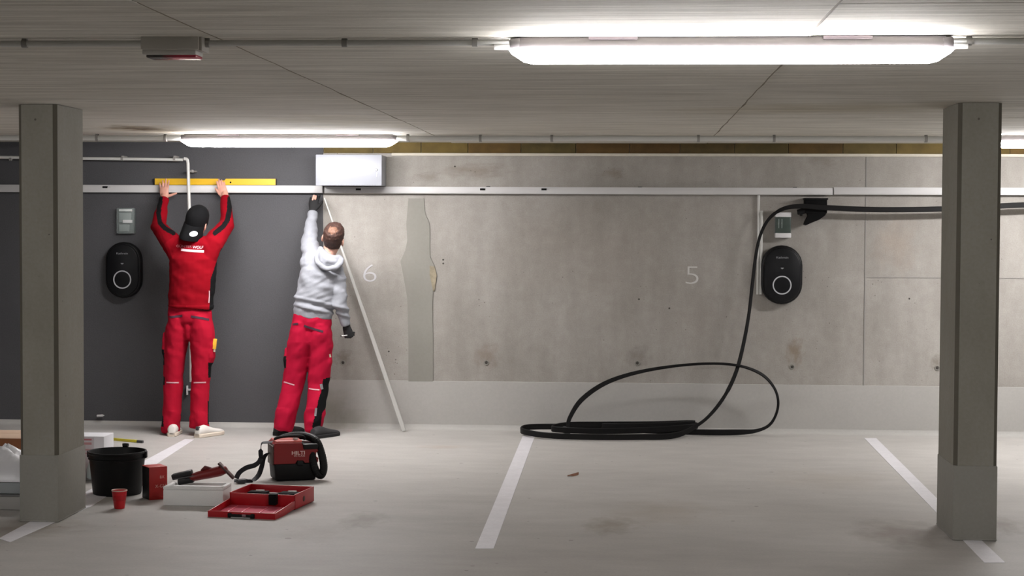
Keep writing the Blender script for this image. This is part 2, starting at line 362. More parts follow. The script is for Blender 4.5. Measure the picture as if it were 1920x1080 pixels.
# ------------------------------------------------------------------ columns
M_col = concrete('column_concrete', (142, 140, 132), [((1, 1, .5), 2.4, .88, 1.06), ((1, 1, 1), 60, .95, 1.04)], pits=.7, pitscale=12, bump=.12, tint=(1, .985, .95))
M_colb = concrete('column_base_coat', (142, 140, 133), [((1, 1, 1), 2.4, .95, 1.04), ((1, 1, 1), 60, .96, 1.04)], bump=.06)
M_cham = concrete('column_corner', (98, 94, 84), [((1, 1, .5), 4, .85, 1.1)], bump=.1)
def column(xl, xr, foot, yb, label, dz):
    a = fl(xl, foot); b = fl(xr, foot); y0 = (a.y+b.y)/2; w = b.x-a.x; d = .46; cxm = (a.x+b.x)/2
    r = thing('concrete_column', (cxm, y0+d/2, 0), label, 'column', 'concrete columns')
    zb = at(xl, yb, y0).z; ch = .019; w2, d2 = w/2, d/2
    oc = [(-w2+ch, -d2), (w2-ch, -d2), (w2, -d2+ch), (w2, d2-ch), (w2-ch, d2), (-w2+ch, d2), (-w2, d2-ch), (-w2, -d2+ch)]
    m = MB().prism(oc, H-.004-zb, Matrix.Translation((0, 0, zb)))
    sh_ = part('shaft', m, [M_col, M_cham], r, local=True)
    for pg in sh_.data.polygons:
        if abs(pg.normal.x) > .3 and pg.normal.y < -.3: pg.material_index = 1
    b2 = MB().box((0, 0, zb/2), (w+.003, d+.003, zb), bev=.004)
    part('coated_base', b2, M_colb, r, 'smooth grey coated foot of the column', local=True)
    part('foot_fillet', MB().box((0, 0, .006), (w+.006, d+.006, .008), bev=.003), M_colb, r, local=True)
    return r
column(36.5, 110.5, 979, 853, 'square concrete column at left, in front of the boxes and bucket', 0)
column(1787, 1867, 1014, 873, 'concrete column at right, standing on the parking line', 0)

# ------------------------------------------------------------------ lamps and their conduits
M_glowN = mat('near_diffuser', (253, 250, 250), .4, emit=LAMP*.36)
M_glowN2 = mat('near_diffuser_side', (253, 250, 250), .4, emit=LAMP*1.0)
M_glow = mat('lamp_diffuser', (253, 250, 250), .4, emit=LAMP)
M_house = mat('lamp_housing', (72, 68, 70), .6)
M_glow2 = mat('lamp_diffuser_side', (253, 250, 250), .4, emit=LAMP*.85)
def lum_parts(r, Lg, g, w=.085):
    hw = w/2
    h = MB(); prof = [(-hw*.75, 0), (hw*.75, 0), (hw, -.022), (hw, -.046), (-hw, -.046), (-hw, -.022)]
    h.prism(prof, Lg-.05, Matrix.Translation((-Lg/2+.025, 0, -.004)) @ Matrix(((0, 0, 1, 0), (1, 0, 0, 0), (0, 1, 0, 0), (0, 0, 0, 1))))
    part('housing', h, M_house, r, local=True)
    for s in (-1, 1):
        e = MB().box((s*(Lg/2-.019), 0, -.030), (.038, w*1.02, .042), bev=.008); part('end_cap', e, M_house, r, local=True)
        k = MB().box((s*(Lg/2-.34), 0, -.010), (.16, w*1.02, .012), bev=.003); part('mounting_clip', k, mat('clip_steel', (96, 88, 92), .4, .5), r, local=True)
    d = MB(); rings = []
    n = 14
    for x, k in ((-Lg/2-.002, .05), (-Lg/2+.004, .25), (-Lg/2+.045, .85), (-Lg/2+.075, 1), (Lg/2-.075, 1), (Lg/2-.045, .85), (Lg/2-.004, .25), (Lg/2+.002, .05)):
        rings.append([V((x, (hw+.009)*(1-.15*(1-k))*math.cos(math.pi*j/(n-1)), -.047-.045*k*max(0.0, math.sin(math.pi*j/(n-1)))**.7)) for j in range(n)])
    d.rings(rings); dm = part('diffuser', d, g, r, 'glowing white diffuser', local=True)
    for pg in dm.data.polygons: pg.material_index = 0 if pg.normal.z < -.7 else 1      # the sides of the diffuser glow less than its face
def copy_tree(o, loc):
    c = o.copy(); COL.objects.link(c); c.location = loc
    for ch in o.children:
        k = ch.copy(); COL.objects.link(k); k.parent = c
        for g in ch.children:
            gg = g.copy(); COL.objects.link(gg); gg.parent = k
    return c
def lum(xa, xb, y, label, g):
    a, b = fl(xa, y, H), fl(xb, y, H); Y = (a.y+b.y)/2
    a = at(xa, y, Y); b = at(xb, y, Y)
    r = thing('ceiling_lamp', ((a.x+b.x)/2, Y, H), label, 'lamp', 'tubular ceiling lamps'); lum_parts(r, b.x-a.x, g); return r
lampN = lum(957, 1785, 67, 'large lit tube lamp nearest the camera, upper right on the ceiling', [M_glowN, M_glowN2])
lampF = lum(341, 744, 251, 'lit tube lamp over the two workers near the back wall', [M_glow, M_glow2])
YN, YFAR = lampN.location.y, lampF.location.y
o = copy_tree(lampF, (lampF.location.x+5.6, YFAR, H)); o['label'] = 'lit tube lamp beyond the right edge of the view, same row as the workers lamp'

for k, x in enumerate((lampN.location.x-5.2, lampN.location.x+5.2)):  # unseen lamps added beyond both edges to brighten column fronts and the bag
    o = copy_tree(lampN, (x, YN, H)); o['label'] = ['unseen tube lamp added left of the view in the near row', 'unseen tube lamp added right of the view in the near row'][k]
M_clip = mat('conduit_clip', (150, 148, 144), .5)
def conduit(xa, xb, Y, r, drop, clips, label, flat=False):
    za = H-drop; m = MB().tube([(xa, Y, za), ((xa+xb)/2, Y, za), (xb, Y, za)], r, 12)
    t = thing('ceiling_conduit', ((xa+xb)/2, Y, za), label, 'conduit', 'conduits on the ceiling')
    part('pipe', m, M_greyp, t)
    for x in clips:
        c = MB().box((x, Y, (H+za)/2+r*.2), (.018, r*1.2, H-za+r*.4), bev=.002); c.tube([(x-.009, Y, za), (x+.009, Y, za)], r*1.35, 12)
        part('clip', c, M_clip, t)
    return t
def xat(x, Y): return at(x, 200, Y).x
XE = at(955, 86, YN).x; sx0, sx1 = at(272, 80, YN).x, at(380, 80, YN).x
conduit(XL+.05, sx0, YN, .0105, .020, [xat(47, YN), -3.2, -4.4], 'thin grey ceiling conduit left of the small ceiling box')
t = conduit(sx1, XE, YN, .0105, .020, [xat(388, YN), xat(646, YN), xat(890, YN)], 'grey ceiling conduit between the small box and the near lamp')
part('gland', MB().tube([(XE-.05, YN, H-.033), (XE+.01, YN, H-.033)], .012, 12), M_greyp, t)
t = conduit(at(1785, 78, YN).x, XR-.05, YN, .0105, .020, [xat(1815, YN), 2.6, 4.0], 'grey ceiling conduit leaving the right end of the near lamp')
part('gland', MB().tube([(at(1785, 78, YN).x-.01, YN, H-.033), (at(1785, 78, YN).x+.05, YN, H-.033)], .012, 12), M_greyp, t)
fa, fb = lampF.location.x-.745, lampF.location.x+.745
conduit(XL+.05, fa, YFAR, .019, .030, [xat(182, YFAR), xat(310, YFAR)], 'thick pale ceiling conduit running left from the far lamp')
conduit(fb, lampF.location.x+5.6-.76, YFAR, .019, .030, [xat(x, YFAR) for x in (765, 901, 1035, 1310, 1452, 1737)], 'thick pale ceiling conduit running right from the far lamp')

# small ceiling box in the near conduit
w = sx1-sx0; r = thing('ceiling_box', ((sx0+sx1)/2, YN, H), 'small grey emergency light box on the ceiling, red LED reflection painted on its underside', 'emergency light')
part('housing', MB().box((0, 0, -.024), (w, .11, .044), bev=.004), mat('box_grey', (206, 203, 196), .5), r, local=True)
part('cover_frame', MB().box((-.004, 0, -.054), (w*.93, .10, .018), bev=.005), mat('box_frame', (222, 220, 216), .5), r, local=True)
gm = bpy.data.materials.new('led_reflection_lens'); gm.use_nodes = True
nt = gm.node_tree; tcn = nt.nodes.new('ShaderNodeTexCoord'); sp = nt.nodes.new('ShaderNodeSeparateXYZ'); rp = nt.nodes.new('ShaderNodeValToRGB')
rp.color_ramp.elements[0].color = (*lin((92, 88, 88)), 1); rp.color_ramp.elements[1].color = (*lin((200, 70, 90)), 1); rp.color_ramp.elements[0].position = .3; rp.color_ramp.elements[1].position = .62  # grey to red ramp puts a red LED's reflection into the lens colour
nt.links.new(tcn.outputs['Generated'], sp.inputs[0]); nt.links.new(sp.outputs[0], rp.inputs[0]); nt.links.new(rp.outputs[0], nt.nodes['Principled BSDF'].inputs[0]); nt.nodes['Principled BSDF'].inputs['Roughness'].default_value = .25
part('lens', MB().box((.002, 0, -.066), (w*.86, .092, .012), bev=.004), gm, r, 'dark grey underside lens with a red LED reflection painted in', local=True)
part('end_plate', MB().box((w/2+.004, 0, -.026), (.012, .10, .046), bev=.002), mat('box_grey2', (188, 184, 176), .5), r, local=True)

# ------------------------------------------------------------------ cable trunking along the back wall
def trunk(xa, xb, ytop, ybot, depth, label, clips=(), bumps=(), marks=()):
    a, b = at(xa, (ytop+ybot)/2, -depth), at(xb, (ytop+ybot)/2, -depth)
    sl = (at(xb, ytop, -depth).z - at(xa, ytop, -depth).z)*0
    zt, zb = at((xa+xb)/2, ytop, -depth).z, at((xa+xb)/2, ybot, -depth).z
    L = b.x-a.x; xm = (a.x+b.x)/2; hh = zt-zb
    r = thing('cable_trunking', (xm, -depth/2, zb), label, 'cable trunking')
    part('channel', MB().box((xm, -depth/2, zb+hh*.5), (L, depth-.006, hh), bev=.002), M_trunk, r)
    part('lid', MB().box((xm, -depth+.001, zb+hh*.36), (L-.001, .008, hh*.70), bev=.002), M_trunk, r)
    for x in clips:
        p = at(x, ytop+4, -depth); part('clip', MB().box((p.x, -depth, p.z), (.04, .012, .015), bev=.002).box((p.x+.028, -depth+.002, p.z), (.03, .008, .005), bev=.001), M_blackm, r, 'small black clip')
    for x in bumps:
        p = at(x, ytop-1, -depth); part('clip_tab', MB().box((p.x, -depth+.02, zt+.003), (.03, .02, .008), bev=.002), mat('tab_grey', (90, 88, 86), .6), r)
    return r
trunk(-40, 604.5, 347, 361, .055, 'white trunking held up by the two workers on the dark wall', clips=(197,), bumps=())
trunk(608, 1561.5, 351, 364, .050, 'long white trunking on the bare concrete wall above both stall numbers', clips=(672, 905, 1020), bumps=(915, 1200, 1491))
trunk(1563.5, 2200, 352, 366, .050, 'white trunking running behind the right column to the view edge', bumps=(1772,))

# yellow spirit level on the trunking
a, b = at(289, 341, -.045), at(517.5, 341, -.045); Lv = b.x-a.x; zt, zb = at(400, 335, -.045).z, at(400, 346.6, -.045).z
r = thing('spirit_level', ((a.x+b.x)/2, -.03, zb), 'long yellow spirit level resting on the white trunking', 'spirit level')
M_yel = mat('level_yellow', (226, 180, 26), .4)
lv = MB(); y0 = -.03
lv.prism([(-Lv/2, 0), (Lv/2, 0), (Lv/2, zt-zb), (.085, zt-zb), (.075, zt-zb-.014), (.03, zt-zb-.014), (.02, zt-zb), (-Lv/2, zt-zb)], .024, wallM(((a.x+b.x)/2, y0+.012, zb)))
part('body', lv, M_yel, r)
vp = at(402, 338, -.045)
part('vial', MB().tube([(vp.x-.02, y0, zt-.010), (vp.x+.02, y0, zt-.010)], .008, 10), mat('vial_green', (90, 110, 40), .2), r, 'dark green bubble vial')
for x in (289.5, 517):
    p = at(x, 341, -.045); part('end_cap', MB().box((p.x, y0, (zt+zb)/2), (.006, .026, zt-zb+.002), bev=.001), mat('cap_dark', (60, 50, 20), .5), r)
p = at(432, 342, -.045); part('hole', MB().lathe([(.007, 0), (.006, .0015), (.0003, .0015)], n=10, M=wallM((p.x, y0-.012, p.z))), M_blackm, r)

# pale pipe on the dark wall: horizontal run and drop
YP = -.12
hz = [at(x, y, YP) for x, y in ((-60, 294), (150, 297), (343, 299.5))]
r = thing('wall_pipe', hz[1], 'pale horizontal pipe on stand-off clips high on the dark wall', 'pipe')
part('pipe', MB().tube(hz, .0115, 12), M_greyp, r)
for x in (229, 327, 20):
    p = at(x, 298, YP); part('clip', MB().box((p.x, (YP-.004)/2, p.z+.016), (.02, -YP-.006, .018), bev=.003).tube([(p.x-.009, YP, p.z), (p.x+.009, YP, p.z)], .0145, 12), M_clip, r)
vt = smooth_path([at(345, 297.5, YP), at(350.5, 299, YP), at(352.5, 306, YP)], 5)+[at(x, y, YP) for x, y in ((353.5, 345), (355, 390), (356.5, 560), (357.5, 716))]
r = thing('drop_pipe', vt[-1], 'pale vertical pipe dropping behind the worker in the cap', 'pipe')
part('pipe', MB().tube(vt, .0125, 12), M_greyp, r)
p = at(361, 321, YP); part('clip', MB().box((p.x-.016, YP/2, p.z), (.05, -YP-.006, .014), bev=.003).box((p.x, YP, p.z), (.018, .012, .022), bev=.003), M_clip, r)
p = at(350.5, 732, -.03); q = at(357, 731, -.03)
part('bracket', MB().box((p.x, -.02, p.z), (.010, .03, .072), bev=.002).box(((p.x+q.x)/2+.008, -.02, q.z), (q.x-p.x+.02, .02, .014), bev=.002), M_white, r, 'white T shaped bracket near the pipe end')

# leaning white trunking rod
top, bot = at(608.5, 371, -.066), fl(757.5, 809.5)
bot = V((bot.x, min(bot.y, -.10), 0.006)); n = 14
pts = [top.lerp(bot, k/(n-1)) for k in range(n)]
dirs = [V((1, 0, .45)).lerp(V((1, .1, .4)), k/(n-1)) for k in range(n)]
solo('trunking_offcut', MB().ribbon(pts, dirs, [.010+.022*min(1, 1.5*k/(n-1)) for k in range(n)], .016), mat('rod_white', (192, 191, 187), .5), bot, 'long white trunking strip leaning diagonally on the wall beside the hooded worker', 'trunking strip')

# ------------------------------------------------------------------ distribution box
a, b = at(592, 348, -.26), at(716, 290, -.26)
bw, bh, bd = b.x-a.x, b.z-a.z, .25; bcx, bcz = (a.x+b.x)/2, (a.z+b.z)/2
r = thing('distribution_box', (bcx, -.13, a.z), 'white wall cabinet with small lock under the far lamp', 'cabinet')
M_cab = mat('cabinet_white', (160, 163, 171), .4)
part('body', MB().box((bcx, -.005-bd/2, bcz), (bw-.006, bd-.012, bh-.006), bev=.004), M_cab, r)
door = part('door', MB().box((bcx, -bd-.004, bcz), (bw, .02, bh), bev=.005), M_cab, r)
p = at(705.5, 318.5, -.27)
sub('lock', MB().lathe([(.010, 0), (.010, .006), (.006, .009), (.0003, .009)], n=14, M=wallM((p.x, -bd-.014, p.z))).box((p.x+.004, -bd-.015, p.z-.036), (.006, .006, .04), bev=.002), mat('lock_metal', (205, 205, 210), .3, .6), door, r.location)
for k in range(16):
    p = at(630+k*4.9, 347, -.26); sub('vent_slot', MB().box((p.x, -bd-.0145, p.z), (.006, .002, .007)), mat('slot_dark', (150, 152, 158), .7), door, r.location)

# ------------------------------------------------------------------ fuse boxes and wallboxes
def stadium(w, h, n=14):
    r = w/2; k = h/2-r; out = []
    for j in range(n+1): a = math.pi*j/n; out.append((r*math.cos(a), k+r*math.sin(a)))
    for j in range(n+1): a = math.pi+math.pi*j/n; out.append((r*math.cos(a), -k+r*math.sin(a)))
    return out
M_wb = mat('wallbox_black', (9, 10, 14), .42, spec=.3)
M_wb2 = mat('wallbox_rim', (12, 12, 14), .5, spec=.3)
M_ring = mat('wallbox_ring', (190, 192, 196), .35)
def wallbox(x, y, w, h, yr, yw, ym, label):
    p = at(x, y, -.08); s = (13.3-.08)/FPX
    r = thing('charging_wallbox', (p.x, 0, p.z), label, 'wallbox', 'oval charging wallboxes')
    W_, H_ = w*s, h*s
    def lay(k, y0, y1, mm, nm, bev):
        o = stadium(W_*k, H_-(W_-W_*k)); rings = []
        for sc, yy in ((1, y0), (1, y1+bev), (1-bev/W_*.7, y1+bev*.3), (1-bev/W_*2, y1)):
            rings.append([V((u*sc, yy, v*(1-(1-sc)*W_/H_))) for u, v in o])
        part(nm, MB().rings(rings), mm, r, local=True, angle=50)
    lay(1.0, -.008, -.070, M_wb2, 'housing', .016); lay(.90, -.060, -.085, M_wb, 'front_cover', .010)
    part('light_ring', MB().lathe([(.071, 0), (.071, .003), (.062, .003), (.062, 0)], n=40, M=wallM((0, -.0845, (y-yr)*s))), M_ring, r, 'pale ring on the black cover', local=True)
    part('lettering', MB().text('Kathrein', .022, .001, wallM((0, -.0855, (y-yw)*s)), width=22*s), mat('print_grey', (150, 152, 156), .5), r, local=True)
    m = MB(); m.prism([(-.012, .004), (.012, .004), (.009, -.002), (0, -.007), (-.009, -.002)], .0015, wallM((0, -.085, (y-ym)*s)))
    part('signal_mark', m, MATS['print_grey'], r, local=True)
    part('mounting_plate', MB().box((0, -.004, 0), (W_*.6, .006, H_*.6)), M_wb2, r, local=True)
wallbox(1466.5, 515.5, 76, 110, 534.5, 483, 503, 'black oval charging wallbox with pale ring on bare concrete beside stall 5')
wallbox(229.5, 506.5, 69, 107, 524.5, 474.5, 494, 'black oval charging wallbox with pale ring on the dark wall')

M_clear = mat('clear_cover', (200, 212, 210), .12, alpha=.16)
def fusebox(x0, x1, y0, y1, kind, label):
    D = .075; a, b = at(x0, y1, -D), at(x1, y0, -D); cxm, czm = (a.x+b.x)/2, (a.z+b.z)/2; w, h = b.x-a.x, b.z-a.z
    r = thing('fuse_box', (cxm, 0, czm), label, 'fuse box', 'small fuse boxes')
    g = mat('fuse_grey', (176, 182, 180), .45); dk = mat('fuse_dark', (58, 64, 60), .5)
    if kind == 0:
        part('base', MB().box((0, -.02, 0), (w, .038, h), bev=.006), mat('fuse_base', (104, 112, 110), .5), r, local=True)
        part('rail_cover', MB().box((-.004, -.045, h*.12), (w*.72, .02, h*.38), bev=.004), mat('fuse_pale', (132, 140, 138), .5), r, local=True)
        part('breaker', MB().box((w*.13, -.056, -.005), (w*.55, .02, h*.12), bev=.003), M_white, r, 'white breaker strip', local=True)
        part('lower_blank', MB().box((-.012, -.043, -h*.28), (w*.6, .02, h*.28), bev=.004), mat('fuse_pale', (132, 140, 138), .5), r, local=True)
        part('top_bar', MB().box((0, -.05, h*.41), (w*.76, .02, h*.09), bev=.003), mat('fuse_bar', (210, 214, 212), .4), r, local=True)
        part('cover', MB().box((0, -.056, 0), (w, .040, h), bev=.008), M_clear, r, 'clear plastic cover', local=True)
    else:
        part('base', MB().box((0, -.03, 0), (w*.96, .058, h*.98), bev=.005), mat('fuse_base', (104, 112, 110), .5), r, local=True)
        for s, nm in ((1, 'top_cap'), (-1, 'bottom_cap')):
            part(nm, MB().box((0, -.038, s*h*.405), (w, .072, h*.19), bev=.006), M_white, r, local=True)
        part('dark_interior', MB().box((0, -.05, 0), (w*.86, .028, h*.58), bev=.003), dk, r, 'dark breaker row', local=True)
        for k in (-1, 1): part('breaker', MB().box((-w*.18+k*.012, -.066, h*.06), (.008, .006, h*.36), bev=.001), g, r, local=True)
        part('cover', MB().box((0, -.064, 0), (w*.95, .018, h*.62), bev=.004), mat('smoked_cover', (90, 105, 98), .1, alpha=.45), r, 'smoked clear window', local=True)
fusebox(218, 249.5, 390, 438, 0, 'grey fuse box with clear cover above the wallbox on the dark wall')
fusebox(1453.5, 1484, 398, 446, 1, 'white fuse box with dark window above the wallbox on bare concrete')

# two thin conduits beside the right wallbox
a, b = at(1422.6, 366, -.02), at(1420.4, 552, -.02)
solo('thin_conduit', MB().tube([a, (a+b)/2, b], .0095, 10), M_greyp, b, 'longer thin grey conduit from the trunking down left of the wallbox on concrete', 'conduit')
a, b = at(1428.0, 395, -.02), at(1426.0, 552, -.02)
solo('thin_conduit', MB().tube([a, (a+b)/2, b], .0115, 10), mat('conduit_pale', (212, 212, 208), .45), b, 'shorter thin conduit touching the left edge of the wallbox on concrete', 'conduit')

# white stub low on the dark wall
a, b = at(181.5, 780, -.03), at(195.5, 779, -.03)
solo('cable_stub', MB().tube([a, a.lerp(b, .05), a.lerp(b, .75), b], [.006, .0095, .0095, .003], 10).box((a.x+.012, -.016, a.z), (.014, .022, .012), bev=.002), M_white, a, 'short white cable stub low on the dark wall left of the workers', 'cable stub')

# ------------------------------------------------------------------ plug holder and flat cable
p0 = at(1530, 378, -.09)
r = thing('plug_holder', (p0.x, 0, p0.z), 'black plug holder bracket under the trunking carrying the flat cable', 'cable holder')
a, b = at(1508, 400, -.10), at(1551.5, 371.5, -.10)
part('back_plate', MB().box(((a.x+b.x)/2, -.06, (a.z+b.z)/2), (b.x-a.x-.006, .11, b.z-a.z), bev=.006), M_blackm, r)
part('top_flange', MB().box(((a.x+b.x)/2, -.062, b.z-.006), (b.x-a.x+.008, .118, .014), bev=.004), M_black, r)
pl = [at(x, y, -.10) for x, y in ((1511, 390), (1551, 392), (1551, 396), (1547, 404), (1536, 412), (1521, 418), (1511, 422.5), (1507.5, 421), (1510, 414), (1515, 405))]
part('scoop', MB().prism([(q.x, q.z) for q in pl], .075, wallM((0, -.03, 0))), M_blackm, r)
a, b = at(1495, 398, -.09), at(1520, 393, -.09)
part('nozzle', MB().tube([a, a.lerp(b, .3), b], [.020, .023, .018], 12), M_black, r)
q = at(1502, 402.5, -.09); part('latch', MB().box(q, (.018, .03, .02), bev=.003), M_black, r)

K = lambda x, y, Y: at(x, y, Y)
G = lambda x, Y, z: V((at(x, 815, Y).x, Y, z))
zc = .03
ctrl = [K(1990, 382, -.14), K(1900, 385, -.14), K(1830, 389, -.14), K(1740, 392.5, -.14), K(1640, 393, -.14), K(1550, 389.5, -.145), K(1505, 386.5, -.145), K(1470, 391, -.14), K(1443, 409, -.13), K(1426, 440, -.12), K(1417, 480, -.11), K(1411, 530, -.11), K(1404, 590, -.12), K(1394, 645, -.14), K(1381, 695, -.18),
        K(1362, 737, -.23), K(1336, 773, -.30), K(1308, 797, -.38), G(1265, -.47, .034), G(1190, -.55, .028), G(1100, -.58, .028), G(1030, -.54, .030), G(992, -.44, .036), G(977, -.32, .042), G(992, -.19, .05), G(1050, -.13, .05), G(1130, -.13, .055), G(1220, -.15, .075), G(1285, -.19, .085), G(1307, -.26, .085), G(1290, -.34, .082), G(1220, -.41, .066), G(1140, -.45, .058), G(1070, -.43, .058), G(1035, -.35, .06), G(1065, -.23, .075), G(1140, -.21, .08), G(1230, -.24, .09), G(1290, -.27, .105), G(1298, -.31, .105), G(1240, -.36, .095), G(1170, -.36, .085), G(1130, -.30, .075), G(1190, -.24, .045), G(1300, -.21, .03), G(1380, -.19, .03),
        G(1422, -.17, .045), K(1447, 792, -.16), K(1459, 760, -.16), K(1452, 728, -.16), K(1425, 700, -.17), K(1375, 684, -.19), K(1300, 683, -.22), K(1210, 695, -.25), K(1140, 716, -.28), K(1092, 748, -.31), K(1069, 782, -.33), K(1064, 803, -.35)]
wd = [.046]*6+[.042, .034, .028, .026, .028, .030, .030, .032, .034, .034, .030, .030]+[.05]*28+[.03, .024, .022, .022, .028, .022, .022, .030, .038, .042, .036, .034]
wd = wd[:len(ctrl)]+[.034]*(len(ctrl)-len(wd))
dr = [V((0, 0, 1))]*6+[V((.3, 0, 1)), V((.6, 0, .7)), V((1, 0, .3)), V((1, .3, 0)), V((1, .5, 0)), V((1, .5, 0)), V((1, .5, 0)), V((1, .4, .2)), V((.8, .4, .5)), V((.5, .3, .8)), V((.3, .2, 1)), V((.1, 0, 1))]+[V((0, 0, 1))]*28+[V((-.4, .2, 1)), V((-1, .4, .3)), V((1, .5, 0)), V((1, .5, .3)), V((.6, .6, .7)), V((.1, .7, .7)), V((0, .7, .7)), V((-.1, .4, .9)), V((-.3, .2, .9)), V((-.6, .1, .7)), V((-1, 0, .2)), V((-1, 0, 0))]
dr = dr[:len(ctrl)]+[V((0, 0, 1))]*(len(ctrl)-len(dr))
for i in range(1, len(dr)):
    tg = ctrl[min(i+1, len(ctrl)-1)]-ctrl[i-1]; tg.normalize()
    u = dr[i-1]-tg*dr[i-1].dot(tg)
    if dr[i].dot(u) < 0: dr[i] = -dr[i]
sp_ = smooth_path(ctrl, 8); sd = smooth_path(dr, 8); sw = [q.x*.87 for q in smooth_path([V((w_, 0, 0)) for w_ in wd], 8)]
for q, w_ in zip(sp_, sw):
    if q.z < w_/2+.003 and q.y < -.1: q.z = max(q.z, w_/2+.003)
r = thing('flat_cable', V((at(1140, 815, -.35).x, -.35, 0)), 'long black flat cable looped on the wall holder and coiled on the floor', 'cable')
part('cable', MB().ribbon(sp_, sd, sw, .013), mat('cable_black', (11, 10, 11), .6, spec=.25), r)
p = K(1062, 808, -.36)
part('connector', MB().box((p.x, p.y, p.z+.004), (.07, .045, .05), bev=.012, R=RY(.3)), mat('connector_grey', (52, 52, 54), .5), r, 'grey connector clamp at the coil')

# ------------------------------------------------------------------ things on the floor, left
bkt = fl(220, 925); bkt.z = 0
r = thing('builders_bucket', bkt, 'black plastic bucket standing right of the left column', 'bucket')
M_bk = mat('bucket_black', (8, 8, 9), .55, spec=.3)
part('shell', MB().lathe([(.0005, .004), (.130, .004), (.137, .0), (.141, .01), (.163, .235), (.168, .240), (.172, .246), (.170, .253), (.163, .253), (.158, .245), (.137, .02), (.0005, .014)], n=40), M_bk, r, local=True)
part('rim_band', MB().lathe([(.162, .205), (.166, .207), (.167, .214), (.163, .217)], n=40), M_bk, r, local=True)
hd = [V((.172*math.cos(a), .172*math.sin(a)*1.0, .236+.002*math.sin(a))) for a in [math.pi*k/24 for k in range(25)]]
h_ = part('bail_handle', MB().tube(hd, .003, 8), mat('bail_wire', (120, 120, 122), .35, .8), r, local=True)
sub('grip', MB().tube([(-.017, .168, .262), (0, .170, .264), (.017, .168, .262)], .012, 10), M_bk, h_, (0, 0, 0))
for s in (-1, 1): part('handle_lug', MB().box((s*.17, 0, .232), (.016, .03, .04), bev=.004), M_bk, r, local=True)

cu_ = fl(224, 953); cu_.z = 0
r = thing('paper_cup', cu_, 'red paper cup with pale rim on the floor in front of the black bucket', 'cup')
part('cup_wall', MB().lathe([(.0005, .004), (.027, .004), (.028, 0), (.029, .003), (.042, .099), (.040, .099), (.028, .008), (.0005, .007)], n=28), mat('cup_red', (206, 22, 34), .4), r, local=True)
part('rolled_rim', MB().lathe([(.0405, .097), (.0435, .098), (.0445, .101), (.0425, .104), (.040, .102), (.0405, .097)], n=28), mat('cup_rim', (222, 192, 180), .5), r, local=True)
part('printed_band', MB().lathe([(.0352, .045), (.0358, .046), (.0392, .074), (.0388, .075)], n=28), mat('cup_band', (186, 14, 26), .4), r, local=True)

a, b = fl(212.5, 826), fl(268.5, 831); d = b-a; ang = math.atan2(d.y, d.x); Lr = d.length
r = thing('folding_rule', (a+b)/2, 'yellow folded rule with dark end lying on the floor behind the bucket', 'folding rule', rz=ang)
M_rule = mat('rule_yellow', (214, 200, 60), .5, var=.1, scale=30)
for k in range(4): part('segment', MB().box((-Lr*.10, (k-1.5)*.0042, .010), (Lr*.80, .0034, .018), bev=.001), M_rule, r, local=True)
part('dark_end', MB().box((Lr*.40, 0, .010), (Lr*.19, .018, .018), bev=.003), mat('rule_dark', (62, 62, 64), .4), r, 'dark hinged end', local=True)
part('hinge_pin', MB().lathe([(.004, 0), (.004, .020), (.0003, .021)], c=(-Lr*.47, 0, 0), n=10), mat('pin', (160, 160, 150), .3, .7), r, local=True)

# red and black carton
p = fl(290, 934); p.z = 0
r = thing('fastener_carton', p, 'red and black carton standing between bucket and white foam box', 'carton', rz=math.radians(36))
cw, cdp, chh = .108, .115, .185
part('front_panel', MB().box((cw*.0, -cdp/2, chh/2), (cw, .006, chh), bev=.001), mat('carton_red', (176, 30, 28), .5), r, 'red printed front', local=True)
part('carton_body', MB().box((0, .002, chh/2), (cw-.001, cdp-.004, chh-.002), bev=.002), mat('carton_black', (26, 24, 26), .5), r, local=True)
part('top_flap', MB().box((0, 0, chh+.002), (cw+.001, cdp, .004), bev=.001), mat('carton_flap', (196, 60, 52), .5), r, local=True)
pr = mat('carton_print', (220, 170, 160), .5)
part('lettering', MB().text('BX', .022, .001, wallM((.022, -cdp/2-.0035, chh*.70))), pr, r, local=True)
part('lettering', MB().text('X-GN', .026, .001, wallM((.014, -cdp/2-.0035, chh*.42))), pr, r, local=True)

# white foam box and the nailer on it
p = fl(362.5, 949); bw = .345; bdp = .19; bhh = .108
r = thing('foam_box', (p.x, p.y+bdp/2, 0), 'white foam box carrying the red power tool', 'foam box', rz=math.radians(-1))
M_foam = mat('foam_white', (236, 236, 234), .7, bump=.2, bscale=200)
fb_ = MB().box((0, 0, .045), (bw, bdp, .09), bev=.006); part('block', fb_, M_foam, r, local=True)
rim = MB()
for s in (-1, 1): rim.box((0, s*(bdp/2-.012), .099), (bw, .024, .018), bev=.004); rim.box((s*(bw/2-.012), 0, .099), (.024, bdp-.04, .018), bev=.004)
part('rim', rim, M_foam, r, local=True)
part('inlay', MB().box((0, 0, .092), (bw-.046, bdp-.046, .004)), mat('foam_inlay', (228, 228, 228), .7), r, local=True)
q = fl(381, 910, bhh); q.y = p.y+bdp*.45
r = thing('power_tool', (q.x, q.y, bhh), 'dark red power tool with black battery lying on the white foam box', 'power tool', rz=math.radians(4))
TL = Matrix.Rotation(math.radians(-10), 4, 'Y')
M_tr = mat('tool_red', (120, 22, 24), .45); M_tk = mat('tool_black', (22, 22, 24), .5); M_tg = mat('tool_grey', (74, 72, 74), .45)
def tl(m): return [m]
t1 = MB().loft([(-.06, 0, .03), (-.02, 0, .034), (.04, 0, .036), (.10, 0, .040), (.118, 0, .042)], [(.03, .022), (.031, .026), (.032, .028), (.033, .030), (.028, .026)], lat=(0, 1, 0), n=16)
t1.v = [tuple(TL @ V(v_)) for v_ in t1.v]; bd_ = part('body', t1, M_tr, r, local=True)
